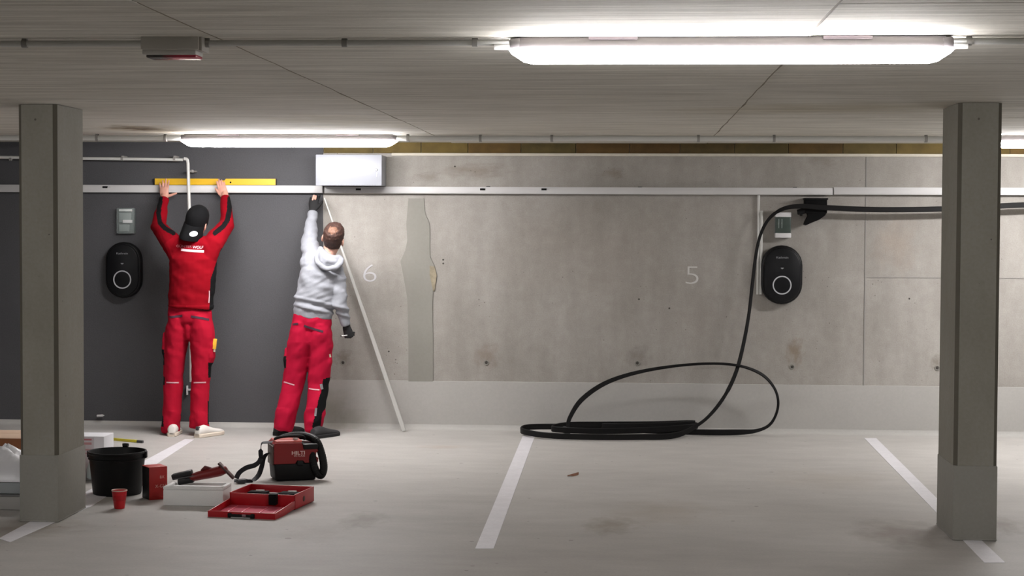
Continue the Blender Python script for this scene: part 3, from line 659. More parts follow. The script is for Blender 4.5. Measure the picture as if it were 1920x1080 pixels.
t2 = MB().box((-.115, 0, .058), (.115, .062, .026), bev=.006, R=RY(-.06)); t2.v = [tuple(TL @ V(v_)) for v_ in t2.v]; part('battery', t2, M_tk, r, local=True)
t3 = MB().box((-.10, 0, .018), (.09, .05, .034), bev=.008); t3.v = [tuple(TL @ V(v_)) for v_ in t3.v]; part('handle', t3, M_tk, r, local=True)
t4 = MB().box((-.105, 0, .040), (.13, .056, .008), bev=.003); t4.v = [tuple(TL @ V(v_)) for v_ in t4.v]; part('grey_slide', t4, M_tg, r, local=True)
t5 = MB().loft([(0, 0, .062), (.02, 0, .072), (.05, 0, .062)], [.008, .014, .008], lat=(0, 1, 0), n=10); t5.v = [tuple(TL @ V(v_)) for v_ in t5.v]; part('trigger_guard', t5, mat('tool_red_dark', (92, 18, 20), .5), r, local=True)
t6 = MB().box((.135, 0, .036), (.012, .055, .125), bev=.004, R=RY(math.radians(-34))); t6.v = [tuple(TL @ V(v_)) for v_ in t6.v]; part('nose_plate', t6, mat('nose_brown', (72, 44, 42), .45), r, local=True)
t7 = MB().box((-.01, -.027, .032), (.05, .003, .010), bev=.001); t7.v = [tuple(TL @ V(v_)) for v_ in t7.v]; part('label_plate', t7, mat('tool_label', (190, 120, 116), .5), r, local=True)
zmin = min((o.matrix_local @ v_.co).z for o in r.children for v_ in o.data.vertices); r.location.z = bhh-zmin

# open tool case
fL, fR = fl(388, 969), fl(517, 975); bR = fl(590, 941)
ax = bR-fR; rot = -math.atan2(ax.x, ax.y); Ld = ax.length; cwid = (fR-fL).length
hm = (fL+fR)/2+ax*.5; hm.z = 0
r = thing('tool_case', hm, 'open red tool case lying on the floor in front of the vacuum cleaner', 'tool case', rz=rot)
M_cr = mat('case_red', (168, 10, 24), .38); M_ci = mat('case_inner', (120, 14, 22), .45); M_cin = mat('lid_inner', (230, 110, 130), .22)  # pale pink of the lid puts its glossy reflection into the colour
dB = Ld*.5; wB = cwid*.98; hB = .085; t_ = .007
cb = MB().box((0, dB/2, t_/2+.004), (wB, dB, t_), bev=.002)
cb.box((0, t_/2, hB/2+.004), (wB, t_, hB-.008), bev=.002).box((0, dB-t_/2, hB/2+.004), (wB, t_, hB), bev=.002)
for s in (-1, 1): cb.box((s*(wB/2-t_/2), dB/2, hB/2+.004), (t_, dB, hB), bev=.002)
part('lower_shell', cb, M_cr, r, local=True)
part('insert', MB().box((0, dB/2, .030), (wB-2*t_-.002, dB-2*t_-.002, .036), bev=.003), M_ci, r, local=True)
for k, (x, y, sx, sy) in enumerate(((-.10, .20, .11, .07), (-.01, .10, .07, .05), (.09, .20, .12, .08), (.11, .09, .10, .05))):
    part('compartment', MB().box((x, y, .056), (sx, sy, .022), bev=.004), M_blackm, r, 'black foam pocket', local=True)
for x, y, a_ in ((-.09, .20, .2), (.02, .12, -.2), (.10, .21, .1)):
    part('tool_piece', MB().box((x, y, .071), (.05, .018, .008), bev=.003, R=RZ(a_)), mat('piece_grey', (170, 165, 160), .4), r, local=True)
hL = .042; TLd = Matrix.Translation((0, -.004, .030)) @ Matrix.Rotation(math.radians(4.0), 4, 'X')
dL = Ld*.49; ld = MB()
def lb(m, c, s_, bev=.002): m.box(c, s_, bev=bev, M=TLd)
lb(ld, (0, -dL/2, -.016), (wB, dL, .006))
lb(ld, (0, -dL+.003, .004), (wB, .007, hL))
for s in (-1, 1): lb(ld, (s*(wB/2-.0035), -dL/2, .004), (.007, dL, hL))
part('lid', ld, M_cr, r, local=True)
li = MB(); lb(li, (0, -dL/2, -.011), (wB-.02, dL-.02, .004)); lb(li, (0, -dL*.80, -.006), (wB*.45, dL*.22, .008)); part('lid_lining', li, M_cin, r, 'inner face of the lid, its glossy reflection painted in as pinkish red', local=True)
for x in (-.13, -.05, .05, .13):
    rb = MB(); lb(rb, (x, -dL*.42, -.008), (.008, dL*.6, .006)); part('lid_rib', rb, M_cin, r, local=True)
hd_ = MB(); lb(hd_, (0, -dL-.006, .006), (.14, .016, .016), .005)
for s in (-1, 1): lb(hd_, (s*.066, -dL+.004, .006), (.022, .03, .026), .005)
ho = part('carry_handle', hd_, M_black, r, local=True)
sh = MB(); lb(sh, (0, -dL-.0145, -.003), (.11, .002, .006), .0005); sub('handle_strip', sh, mat('strip_pale', (170, 166, 166), .4), ho, (0, 0, 0))
sh = MB(); lb(sh, (.02, -dL-.0145, .010), (.022, .002, .012), .0005); sub('handle_badge', sh, mat('badge', (140, 110, 116), .4), ho, (0, 0, 0))
part('hinge_block', MB().box((.07, -.006, .060), (.045, .055, .06), bev=.005), M_blackm, r, 'black block at the hinge', local=True)
part('side_badge', MB().lathe([(.016, 0), (.016, .002), (.0003, .0025)], n=20, M=Matrix.Translation((wB/2, dB*.45, .045)) @ Matrix.Rotation(math.pi/2, 4, 'Y')), mat('badge_dark', (70, 30, 26), .5), r, 'round dark badge', local=True)
for s in (-1, 1): part('latch', MB().box((s*.12, dB+.002, hB-.02), (.04, .008, .03), bev=.003), M_black, r, local=True)

# ------------------------------------------------------------------ vacuum cleaner
p = fl(543, 903); rzv = math.radians(22)
r = thing('vacuum_cleaner', (p.x, p.y+.11, 0), 'red and black portable vacuum cleaner with hose behind the open case', 'vacuum cleaner', rz=rzv)
M_vr = mat('vac_red', (132, 16, 18), .42); M_vk = mat('vac_black', (8, 8, 9), .55, spec=.3); M_vp = mat('vac_pink', (226, 120, 112), .35)
w, d = .272, .20
part('tub', MB().box((0, 0, .058), (w, d, .112), bev=.016, taper=.93, seg=3), M_vk, r, local=True)
hb = MB(); P2 = [(-w/2, .11), (-w*.02, .11), (.02*w, .128), (.16*w, .128), (.20*w, .113), (w/2, .113), (w/2+.004, .14), (w/2-.012, .15), (w/2-.012, .17), (w/2+.002, .185), (w/2-.012, .215), (.30*w, .222), (.26*w, .213), (.16*w, .213), (.13*w, .236), (-w/2+.01, .240), (-w/2, .232)]
hb.prism(P2, d, wallM((0, d/2, 0)))
bo = part('motor_housing', hb, M_vr, r, local=True)
part('front_catch', MB().box((.09*w, -d/2-.003, .112), (.14*w, .012, .03), bev=.003), M_vk, r, local=True)
part('hose_port', MB().box((.33*w, -.02, .212), (.34*w, d*.9, .034), bev=.008), M_vk, r, local=True)
part('side_plate', MB().box((-w/2-.004, 0, .16), (.012, d*.8, .12), bev=.004), mat('vac_side', (96, 80, 74), .5), r, local=True)
part('top_cover', MB().box((-.15*w, .01, .243), (.62*w, d*.84, .016), bev=.006), M_vp, r, local=True)  # pink cover: highlights on the red top put into its colour
hn = MB().tube(smooth_path([(-.42*w, -.02, .245), (-.40*w, -.02, .262), (-.1*w, -.02, .272), (.2*w, -.02, .268), (.26*w, -.02, .245)], 5), .009, 10)
part('carry_handle', hn, M_vk, r, local=True)
part('switch', MB().tube([(.02*w, -.05, .246), (.02*w, -.05, .262)], .016, 14), mat('switch_pale', (190, 170, 165), .4), r, local=True)
lm = MB().text('HILTI', .030, .001, wallM((.05*w, -d/2-.001, .176)), width=.082, bold=.0008).text('VC 5-A22', .016, .001, wallM((.075*w, -d/2-.001, .157)), width=.070)
part('lettering', lm, mat('vac_print', (226, 196, 190), .5), r, local=True)
# hose and strap placed in world space then brought into the machine's frame
Mi = (Matrix.Translation(r.location) @ Matrix.Rotation(rzv, 4, 'Z')).inverted(); yv = r.location.y
def loc(pts): return [Mi @ V(q) for q in pts]
hs = smooth_path([at(524, 832, yv+.02), at(526, 824, yv+.08), at(545, 818, yv+.09), at(570, 817, yv+.06), at(592, 826, yv+.01), at(602, 848, yv-.02), at(607, 874, yv-.03), at(604, 889, yv-.03), at(598, 890, yv-.04), at(591, 880, yv-.05), at(586, 862, yv-.05), at(585, 848, yv-.03), at(578, 838, yv)], 12)
hl = loc(hs); rr = [.0235*(1+.06*(k % 2)) for k in range(len(hl))]
part('hose', MB().tube(hl, rr, 14), M_vk, r, 'ribbed black hose', local=True, angle=20)
st = smooth_path([at(516, 829, yv-.05), at(500, 829.5, yv-.06), at(491, 832, yv-.07), at(489, 845, yv-.09), at(488, 862, yv-.12), at(478, 872, yv-.14), at(462, 877, yv-.18), at(449, 886, yv-.2), at(443, 897, yv-.22)], 6)
part('shoulder_strap', MB().ribbon(loc(st), [V((.25, 1, .4))]*18+[V((.2, .5, 1))]*(len(st)-18), .030, .004), mat('strap_black', (30, 30, 36), .7), r, local=True)
e = fl(446, 904); st2 = smooth_path([at(508, 848, yv-.04), at(496, 856, yv-.06), at(491, 874, yv-.07), at(484, 892, yv-.12), at(470, 903, yv-.17), V((fl(455, 906).x, yv-.19, .014)), V((fl(440, 905).x, yv-.20, .014))], 6)
part('shoulder_strap', MB().ribbon(loc(st2), [V((.9, .3, .3))]*len(st2), .030, .004), MATS['strap_black'], r, local=True)
q = Mi @ V((fl(455, 905).x, yv-.22, .012)); part('buckle', MB().box((q.x, q.y, .015), (.055, .04, .022), bev=.004, R=RZ(.2)), mat('buckle', (46, 46, 50), .45), r, local=True)

# ------------------------------------------------------------------ stacked goods behind the left column
yb0 = fl(20, 957).y
x0, x1 = -3.95, at(60, 930, yb0).x
def boxthing(name, c, s_, mt, label, cat, rz=0, seam=True, bev=.004, print_=None):
    r = thing(name, (c[0], c[1], c[2]), label, cat, rz=rz)
    part('carton_body' if seam else 'body', MB().box((0, 0, s_[2]/2), s_, bev=bev), mt, r, local=True)
    return r
zA = .088; zB = zA+.066
ra = thing('grey_crate', ((x0+x1)/2, yb0+.22, 0), 'pale grey flat carton at the bottom of the stack left of the column', 'carton')
part('carton_body', MB().box((0, 0, zA/2), (x1-x0, .42, zA-.002), bev=.004), mat('carton_grey', (176, 174, 170), .7), ra, local=True)
part('lid_edge', MB().box((0, -.003, zA-.006), (x1-x0+.006, .428, .01), bev=.002), mat('carton_edge', (120, 120, 120), .7), ra, local=True)
rb = thing('grey_crate', ((x0+x1)/2+.01, yb0+.23, zA), 'bluish grey flat carton lying under the white plastic bag', 'carton')
part('carton_body', MB().box((0, 0, .032), (x1-x0, .42, .062), bev=.004), mat('carton_bluegrey', (164, 170, 172), .7), rb, local=True)
part('grip_slot', MB().box(((fl(18, 915).x-(x0+x1)/2), -.211, .034), (.045, .004, .014), bev=.001), mat('slot', (96, 98, 100), .7), rb, local=True)
# bag
bm_ = MB(); cx_ = (x0+x1)/2+.02; gx, gy = 26, 18; vs = []; fs = []
for i in range(gx):
    for j in range(gy):
        u, v = i/(gx-1)*2-1, j/(gy-1)*2-1; hgt = .15*max(0, 1-abs(u)**3)*max(0, 1-abs(v)**3)**.7
        p = V((u*(x1-x0)*.5, v*.21, zB)); nz = noise.noise(V((u*3.3, v*3.3, 1.7))); n2 = abs(noise.noise(V((u*2.2+nz, v*6+nz, 4.1))))
        p.z += .004+hgt*(.9+.35*nz)+hgt*.5*n2; vs.append(V((cx_, yb0+.22, 0))+p)
for i in range(gx-1):
    for j in range(gy-1): fs.append((i*gy+j, (i+1)*gy+j, (i+1)*gy+j+1, i*gy+j+1))
n0 = len(vs); vs += [V((q.x, q.y, zB+.001)) for q in vs[:n0]]
fs += [tuple(n0+k for k in reversed(f)) for f in fs[:]]
ring = [i*gy for i in range(gx)]+[(gx-1)*gy+j for j in range(1, gy)]+[i*gy+gy-1 for i in range(gx-2, -1, -1)]+[j for j in range(gy-2, 0, -1)]
fs += [(ring[k], n0+ring[k], n0+ring[(k+1) % len(ring)], ring[(k+1) % len(ring)]) for k in range(len(ring))]
bm_.add(vs, fs); solo('plastic_bag', bm_, mat('bag_white', (236, 236, 240), .35), (cx_, yb0+.22, zB), 'crumpled white plastic bag on top of the grey cartons left of the column', 'plastic bag', angle=60)
# cardboard box behind
yc = yb0+.62; zt = at(20, 822, yc).z
r = thing('cardboard_box', ((x0+x1)/2-.17, yc+.19, 0), 'brown cardboard box behind the white bag at the left edge', 'cardboard box')
part('carton_body', MB().box((0, 0, zt/2), (x1-x0, .38, zt-.002), bev=.003), mat('cardboard_side', (136, 84, 52), .85, var=.08, scale=5, stretch=(1, 1, 6)), r, local=True)
for s in (-1, 1): part('flap', MB().box((0, s*.095, zt+.001), (x1-x0, .188, .005), bev=.001, R=RX(s*-.01)), mat('cardboard_top', (214, 184, 160), .85), r, local=True)
# white printed carton right of the column
yw = yb0+1.12; a = at(150, 818, yw); b = at(170.5, 818, yw); c_ = at(186, 818.5, yw-.0)
wz = a.z; rz_ = math.radians(0)
r = thing('white_carton', (at(160, 818, yw).x, yw+.1, 0), 'white carton with printed side standing behind the bucket next to the column', 'carton')
xw = c_.x-at(160, 818, yw).x+.03
part('carton_body', MB().box((xw-.10, 0, wz/2), (.20, .2, wz), bev=.003), mat('carton_white', (226, 226, 230), .6), r, local=True)
lw = b.x-at(140, 818, yw).x
part('printed_label', MB().box((xw-.20+.068, -.101, wz*.55), (.136, .003, wz*.86), bev=.0005), mat('label_grey', (202, 196, 200), .6), r, local=True)
for zz, cc, hh in ((.93, (190, 120, 126), .010), (.84, (196, 150, 152), .014), (.70, (150, 150, 158), .008), (.62, (150, 150, 158), .006)):
    part('print_stripe', MB().box((xw-.20+.068, -.1035, wz*zz), (.11, .002, hh)), mat('stripe_%d' % cc[1], cc, .6), r, local=True)
# small parts bags
p = fl(163, 905)
r = thing('parts_tray', (p.x-.09, p.y-.02, 0), 'pale tray of small parts between column and bucket', 'tray')
part('tray', MB().box((0, 0, .03), (.13, .16, .06), bev=.006), mat('tray_pale', (200, 200, 198), .6), r, local=True)
for k in range(4): part('fixing', MB().tube([(-.03+.02*k, -.05+.03*(k % 2), .066), (-.005+.02*k, -.03+.02*(k % 3), .075)], .008, 8), [M_blackm, mat('fix_brown', (150, 110, 90), .6)][k % 2], r, local=True)
p = fl(172, 905); bg = MB(); bg.loft([(p.x, p.y+.02, .03), (p.x+.002, p.y+.02, .08), (p.x-.004, p.y+.02, .13)], [(.035, .03), (.04, .028), (.018, .008)], n=12, capk=.5)
solo('clear_bag', bg, mat('clear_bag', (190, 205, 205), .15, alpha=.55), (p.x, p.y+.02, 0), 'small clear plastic bag squeezed between tray and bucket', 'plastic bag')
# dry leaf
a = fl(1064, 894); b = fl(1085, 891); lf = MB(); n = 9; vs = []; fs = []
for k in range(n):
    t = k/(n-1); q = a.lerp(b, t); wv = .014*math.sin(math.pi*min(1, t*1.05))*(1 if t < .75 else .4)+.001
    vs += [V((q.x, q.y-wv, .004+.003*math.sin(t*7))), V((q.x, q.y, .010+.010*t)), V((q.x, q.y+wv, .005+.004*math.cos(t*5)))]
for k in range(n-1):
    for j in range(2): fs.append((k*3+j, (k+1)*3+j, (k+1)*3+j+1, k*3+j+1))
n0 = len(vs); vs += [q-V((0, 0, .002)) for q in vs]; fs += [tuple(n0+i for i in reversed(f)) for f in fs[:]]
lf.add(vs, fs); solo('dry_leaf', lf, mat('leaf_brown', (150, 106, 84), .8), (a.x, a.y, 0), 'small brown dry leaf on the bare floor right of the middle line', 'leaf')

# ------------------------------------------------------------------ people
def fuse(mb, voxel, it=4, fac=.5):
    me = mb.mesh('tmp', recalc=True); o = bpy.data.objects.new('tmp', me); COL.objects.link(o)
    m = o.modifiers.new('r', 'REMESH'); m.mode = 'VOXEL'; m.voxel_size = voxel
    s = o.modifiers.new('s', 'SMOOTH'); s.factor = fac; s.iterations = it
    dg = bpy.context.evaluated_depsgraph_get(); dg.update()
    out = bpy.data.meshes.new_from_object(o.evaluated_get(dg)); bpy.data.objects.remove(o); bpy.data.meshes.remove(me)
    out.materials.clear(); return out
def coords(me):
    a = np.empty(len(me.vertices)*3); me.vertices.foreach_get('co', a); return a.reshape(-1, 3)
def normals(me):
    a = np.empty(len(me.vertices)*3); me.vertices.foreach_get('normal', a); return a.reshape(-1, 3)
def wrinkle(me, fn):
    c = coords(me); n = normals(me)
    d = np.array([fn(V(p)) for p in c]); c = c+n*d[:, None]; me.vertices.foreach_set('co', c.ravel()); me.update()
def shift(me, org):
    c = coords(me)-np.array(org); me.vertices.foreach_set('co', c.ravel()); me.update()
def paintfaces(me, fn):        # material index from face centre (world) and normal
    k = np.zeros(len(me.polygons), dtype=np.int32)
    for i, p in enumerate(me.polygons): k[i] = fn(p.center, p.normal)
    me.polygons.foreach_set('material_index', k)
def bvh(me): return BVHTree.FromPolygons([v.co.copy() for v in me.vertices], [list(p.vertices) for p in me.polygons])
def onto(tree, x, y, off=.003):      # pixel -> surface of a garment seen from the front of the picture
    d = ray(x, y).normalized(); h = tree.ray_cast(CP, d)
    return (h[0]-d*off) if h[0] else None
def strip(tree, pts, wpx, off=.003, per=4):
    """thin band sewn onto the garment along a line of pixels"""
    P2 = smooth_path([V((x, y, 0)) for x, y in pts], per); rows = []
    for i, q in enumerate(P2):
        t = (P2[min(i+1, len(P2)-1)]-P2[max(i-1, 0)]).normalized(); nn = V((-t.y, t.x, 0))*wpx/2
        row = [onto(tree, *(q+nn*k).xy, off) for k in (-1, 0, 1)]
        if all(row): rows.append(row)
    vs = [p for r_ in rows for p in r_]; fs = []
    for i in range(len(rows)-1):
        for j in range(2): fs.append((i*3+j, i*3+j+1, (i+1)*3+j+1, (i+1)*3+j))
    n0 = len(vs); dv = V((0, .004, 0)); vs += [p+dv for p in vs]; fs += [tuple(n0+k for k in reversed(f)) for f in fs[:]]
    return MB().add(vs, fs)
def hand(mb, Wp, d, t, p, curl=(.15, .15, .15, .15), spread=1.0, thumb=(.8, .6, .1), tc=.2, sc=1.0):
    """Wp wrist, d towards fingers, t towards the thumb side, p palm-facing normal"""
    d = V(d).normalized(); t = V(t); t = (t-d*t.dot(d)).normalized(); p = V(p); p = (p-d*p.dot(d)-t*p.dot(t)).normalized()
    mb.loft([Wp-d*.02*sc, Wp+d*.015*sc, Wp+d*.05*sc, Wp+d*.088*sc], [(.026*sc, .019*sc), (.030*sc, .017*sc), (.039*sc, .015*sc), (.038*sc, .012*sc)], lat=t, n=14)
    for k, (o, L, sp, r0) in enumerate(((.029, .072, .13, .0090), (.0098, .080, .04, .0092), (-.0098, .074, -.06, .0088), (-.0285, .058, -.17, .0078))):
        b = Wp+d*(.086-.005*abs(k-1))*sc+t*o*sc; dd = (d+t*sp*spread).normalized(); pts = [b-dd*.02*sc, b]; q = b; c = curl[k]
        for fr, m in ((.44, 1.0), (.31, 1.2), (.25, .8)):
            R = Matrix.Rotation(c*m, 3, dd.cross(p)); dd = (R @ dd).normalized(); q = q+dd*L*fr*sc; pts.append(q)
        mb.loft(pts, [r0*sc, r0*sc*1.02, r0*sc*.95, r0*sc*.88, r0*sc*.72], lat=t, n=10)
    b = Wp+d*.022*sc+t*.024*sc; dd = (t*thumb[0]+d*thumb[1]+p*thumb[2]).normalized(); pts = [b-dd*.012*sc, b+dd*.02*sc]; q = pts[-1]
    for Lg in (.034, .027):
        dd = (dd*math.cos(tc)+d*math.sin(tc)).normalized(); q = q+dd*Lg*sc; pts.append(q)
    mb.loft(pts, [.0145*sc, .0125*sc, .0105*sc, .0078*sc], lat=p, n=10)
def headM(c, up, fwd):
    up = V(up).normalized(); fwd = V(fwd); fwd = (fwd-up*fwd.dot(up)).normalized(); x = fwd.cross(up)
    return Matrix(((x.x, fwd.x, up.x, c.x), (x.y, fwd.y, up.y, c.y), (x.z, fwd.z, up.z, c.z), (0, 0, 0, 1)))
HP = [(-.122, .030, .034, .045), (-.105, .045, .050, .036), (-.075, .056, .072, .022), (-.04, .065, .087, .010), (0, .0715, .094, .0), (.04, .0745, .098, -.004), (.075, .070, .091, -.006), (.10, .055, .072, -.007), (.117, .033, .044, -.007), (.124, .010, .014, -.007)]
def headmesh(mb, M, k=1.0):
    n = 24
    rings = [[M @ (V((rx*math.cos(2*math.pi*j/n), oy+ry*math.sin(2*math.pi*j/n), z))*k) for j in range(n)] for z, rx, ry, oy in HP]
    mb.rings(rings)
    mb.loft([M @ V((0, .088, .025)), M @ V((0, .100, -.005)), M @ V((0, .113, -.030)), M @ V((0, .096, -.040))], [.008, .009, .014, .009], lat=M.to_3x3() @ V((1, 0, 0)), n=10)
    for s in (-1, 1):
        mb.ball((0, 0, 0), (.008, .020, .033), M=M @ Matrix.Translation((s*.077, -.008, -.012)) @ Matrix.Rotation(s*.35, 4, 'Z'), n=12)
        mb.ball((0, 0, 0), (.022, .012, .009), M=M @ Matrix.Translation((s*.030, .082, .022)), n=10)
    mb.ball((0, 0, 0), (.026, .012, .007), M=M @ Matrix.Translation((0, .087, -.066)), n=10)
    mb.ball((0, 0, 0), (.022, .018, .016), M=M @ Matrix.Translation((0, .070, -.105)), n=10)
def shoe(heel, toe, h=.085, wk=1.0):
    heel = V(heel); toe = V(toe); d = (toe-heel); L = d.length; d.normalize(); lat = d.cross(V((0, 0, 1))).normalized(); m = MB(); rings = []; so = []
    n = 16
    for t, w_, top, bot in ((0, .020, .045, .014), (.04, .030, .075, .010), (.14, .036, h, .010), (.28, .037, h+.005, .010), (.42, .038, .078, .010), (.58, .043, .062, .010), (.74, .046, .052, .010), (.88, .040, .045, .012), (.96, .031, .038, .013), (1.0, .019, .028, .016)):
        c = heel+d*L*t; zc = (top+bot)/2; rings.append([c+lat*w_*wk*math.cos(2*math.pi*j/n)+V((0, 0, zc+(top-bot)/2*math.sin(2*math.pi*j/n))) for j in range(n)])
        w2 = w_*wk+.004; so.append([c+lat*a*w2+V((0, 0, b)) for a, b in ((1, .004), (1.02, .022), (.9, .028), (-.9, .028), (-1.02, .022), (-1, .004), (-.85, 0), (.85, 0))])
    m.rings(rings); s = MB(); s.rings(so); return m, s
M_skin = mat('skin', (205, 150, 132), .55, var=.06, scale=30)
M_eye = mat('eye_white', (230, 228, 224), .2); M_iris = mat('iris_dark', (50, 40, 30), .2)
def eyes(root, M):
    for s in (-1, 1):
        m = MB().ball((0, 0, 0), .0115, M=M @ Matrix.Translation((s*.030, .0865, .012)), n=12).ball((0, 0, 0), (.0055, .003, .0055), mi=1, M=M @ Matrix.Translation((s*.030, .0975, .012)), n=10)
        part('eye', m, [M_eye, M_iris], root)
def fold(a1, f1, seed):
    return lambda p: a1*noise.noise(V((p.x*f1[0]+seed, p.y*f1[1], p.z*f1[2])))+.35*a1*noise.noise(V((p.x*f1[0]*2.7, p.y*f1[1]*2.7+seed, p.z*f1[2]*2.9)))
VOX = .0062
def segd(p, a, b):
    a = V((*a, 0)); b = V((*b, 0)); p = V((*p, 0)); t = max(0, min(1, (p-a).dot(b-a)/(b-a).length_squared)); return (p-(a+(b-a)*t)).length
def pold(p, poly): return min(segd(p, poly[i], poly[i+1]) for i in range(len(poly)-1))
def inside(p, poly):
    x, y = p; r_ = False; n = len(poly)
    for i in range(n):
        (xa, ya), (xb, yb) = poly[i], poly[i-1]
        if (ya > y) != (yb > y) and x < (xb-xa)*(y-ya)/(yb-ya)+xa: r_ = not r_
    return r_

# ---- worker one: red jacket, black cap
Y1 = -.50; s1 = (CD+Y1)/FPX
A = lambda x, y, Y=Y1: at(x, y, Y)
org = V((A(345, 820).x, Y1, 0))
p1 = thing('person', org, 'worker in red jacket and backward black cap pressing both hands on the trunking', 'person'); p1['org'] = org
wL, eL, sL = A(308, 370, -.125), A(297, 424, -.30), A(324, 458, -.50)
wR, eR, sR = A(422, 367, -.125), A(426, 421, -.30), A(399, 457, -.50)
nb, hc = A(362, 452, -.50), A(369, 416, -.505)
HM1 = headM(hc, (.25, -.30, .92), (.22, .93, .25))
def w_(px_): return px_*s1
body = MB()
body.loft([A(357, 600), A(357, 585), A(360, 545), A(361, 500), A(361, 470)], [(.11, .075), (.13, .085), (.148, .095), (.155, .10), (.13, .085)])
body.loft([A(361, 468), nb, hc+HM1.to_3x3() @ V((0, -.01, -.07))], [(.075, .065), (.055, .055), (.052, .056)])
headmesh(body, HM1)
for sh, el, wr in ((sL, eL, wL), (sR, eR, wR)): body.loft([sh, sh.lerp(el, .5), el, el.lerp(wr, .45), wr, wr+(wr-el)*.1], [.052, .045, .038, .037, .027, .025], n=14)
for pts in ([A(336, 605), A(331, 655), A(326, 715), A(323, 765, -.51), A(321, 792, -.525)], [A(378, 605), A(378, 655), A(375, 715), A(374, 765, -.51), A(373, 786, -.525)]):
    body.loft(pts, [.062, .06, .05, .046, .036], n=14)
hand(body, A(308, 373, -.115), (-.01, .03, 1), (1, 0, 0), (0, 1, 0), curl=(.03, .04, .04, .05), spread=1.1, thumb=(.9, .25, .1), tc=.05, sc=.93)
hand(body, A(421, 370, -.115), (-.28, .04, 1), (-1, 0, 0), (0, 1, 0), curl=(.10, .10, .12, .14), spread=.25, thumb=(.45, .75, .05), tc=.25, sc=.90)
me = fuse(body, .0044, 2); shift(me, org); link('body', me, M_skin, p1, None, 180)
eyes(p1, HM1)
# jacket
jk = MB()
jk.loft([A(357, 576), A(357.5, 568), A(359.5, 545), A(361.5, 510), A(362, 485), A(362, 466)], [(w_(43), .125), (w_(43), .128), (w_(43.5), .128), (w_(45), .132), (w_(44), .128), (w_(32), .105)], n=28, capk=.10)
jk.loft([A(335, 468), A(362, 460), A(390, 467)], [(.085, .10), (.085, .085), (.085, .10)], lat=(0, 1, 0))
jk.loft([A(362, 462), A(363, 449), A(364, 443)], [(.09, .085), (.068, .066), (.064, .062)], capk=.2)
jk.loft([A(338, 480), sL, sL.lerp(eL, .5), eL, eL.lerp(wL, .4), wL.lerp(eL, .06)], [.085, .082, .069, .058, .050, .038], n=18, capk=.3)
jk.loft([A(386, 480), sR, sR.lerp(eR, .5), eR, eR.lerp(wR, .4), wR.lerp(eR, .06)], [.085, .082, .069, .058, .050, .038], n=18, capk=.3)
me = fuse(jk, VOX, 5)
hem = lambda p: 0
def jf(p):
    a = .007*noise.noise(V((p.x*7+p.z*4, p.y*6, p.z*12)))+.004*noise.noise(V((p.x*20, p.y*12, p.z*26+3)))
    if p.z < A(357, 572).z: a += .006
    return a
wrinkle(me, jf)
stL = [(301, 372), (297, 400), (300, 418), (309, 428), (325, 437)]; stR = [(431, 372), (430, 395), (427, 412), (418, 425), (403, 437)]
def jp(c, n):
    q = px(c); x, y = q
    if y < 442 and n.y < .35 and (pold(q, stL) < 4.3 or pold(q, stR) < 4.6): return 1
    if y > 466 and x > 375:
        edge = 413-(y-470)*.34 if y < 525 else 394.5-(y-525)*.03
        if x > edge: return 1
    if y > 500 and x < 340:
        edge = 300 if y < 520 else 314+(y-520)*.035
        if x < edge: return 1
    if y > 580.5: return 1
    return 0
me.update(); paintfaces(me, jp); tj = bvh(me); jm = me
M_jk = mat('jacket_red', (130, 3, 20), .9, spec=.12, bump=.12, bscale=220); M_jb = mat('jacket_black', (10, 10, 12), .9, spec=.2, bump=.1, bscale=220)
shift(me, org); jo = link('jacket', me, [M_jk, M_jb], p1, None, 180); jo['label'] = 'red fleece jacket with black side panels'
def surftext(tree, txt, x, y, wpx, hpx, off=.003, shear=0, slope=0.0, bold=0):
    m = MB().text(txt, 1.0, .0, Matrix.Identity(4), bold=bold, shear=shear); xs_ = [v_[0] for v_ in m.v]; ys_ = [v_[1] for v_ in m.v]
    x0_, x1_, y0_, y1_ = min(xs_), max(xs_), min(ys_), max(ys_); out = []
    for vx, vy, vz in m.v:
        u = (vx-(x0_+x1_)/2)/(x1_-x0_)*wpx; vv = (vy-(y0_+y1_)/2)/(y1_-y0_)*hpx
        h = onto(tree, x+u, y-vv+slope*u, off); out.append(h or V((0, 0, 0)))
    r_ = MB(); r_.v = [tuple(q) for q in out]; r_.f = m.f; r_.m = m.m; return r_
def link_on(name, mb, mt, par, org, label=None):
    o = link(name, mb.mesh(name, org, recalc=False), mt, par, None, 60)
    if label: o['label'] = label
    return o
M_prt = mat('jacket_print', (235, 190, 196), .6)
link_on('lettering', surftext(tj, 'GÜNTER', 345.2, 461.4, 29, 5.4, slope=.05), mat('jacket_print_dim', (196, 110, 120), .6), jo, org)
link_on('lettering', surftext(tj, 'WOLF', 371.5, 463.6, 20, 5.2, shear=.2, slope=.03, bold=.02), M_prt, jo, org)
link_on('print_bar', strip(tj, [(339.5, 468), (350, 469.5), (365, 470.6), (382.5, 471.4)], 4.4), M_prt, jo, org, 'pale bar under the lettering')
link_on('piping', strip(tj, [(392.5, 545), (392.5, 555), (391.5, 568)], 1.6), M_prt, jo, org)
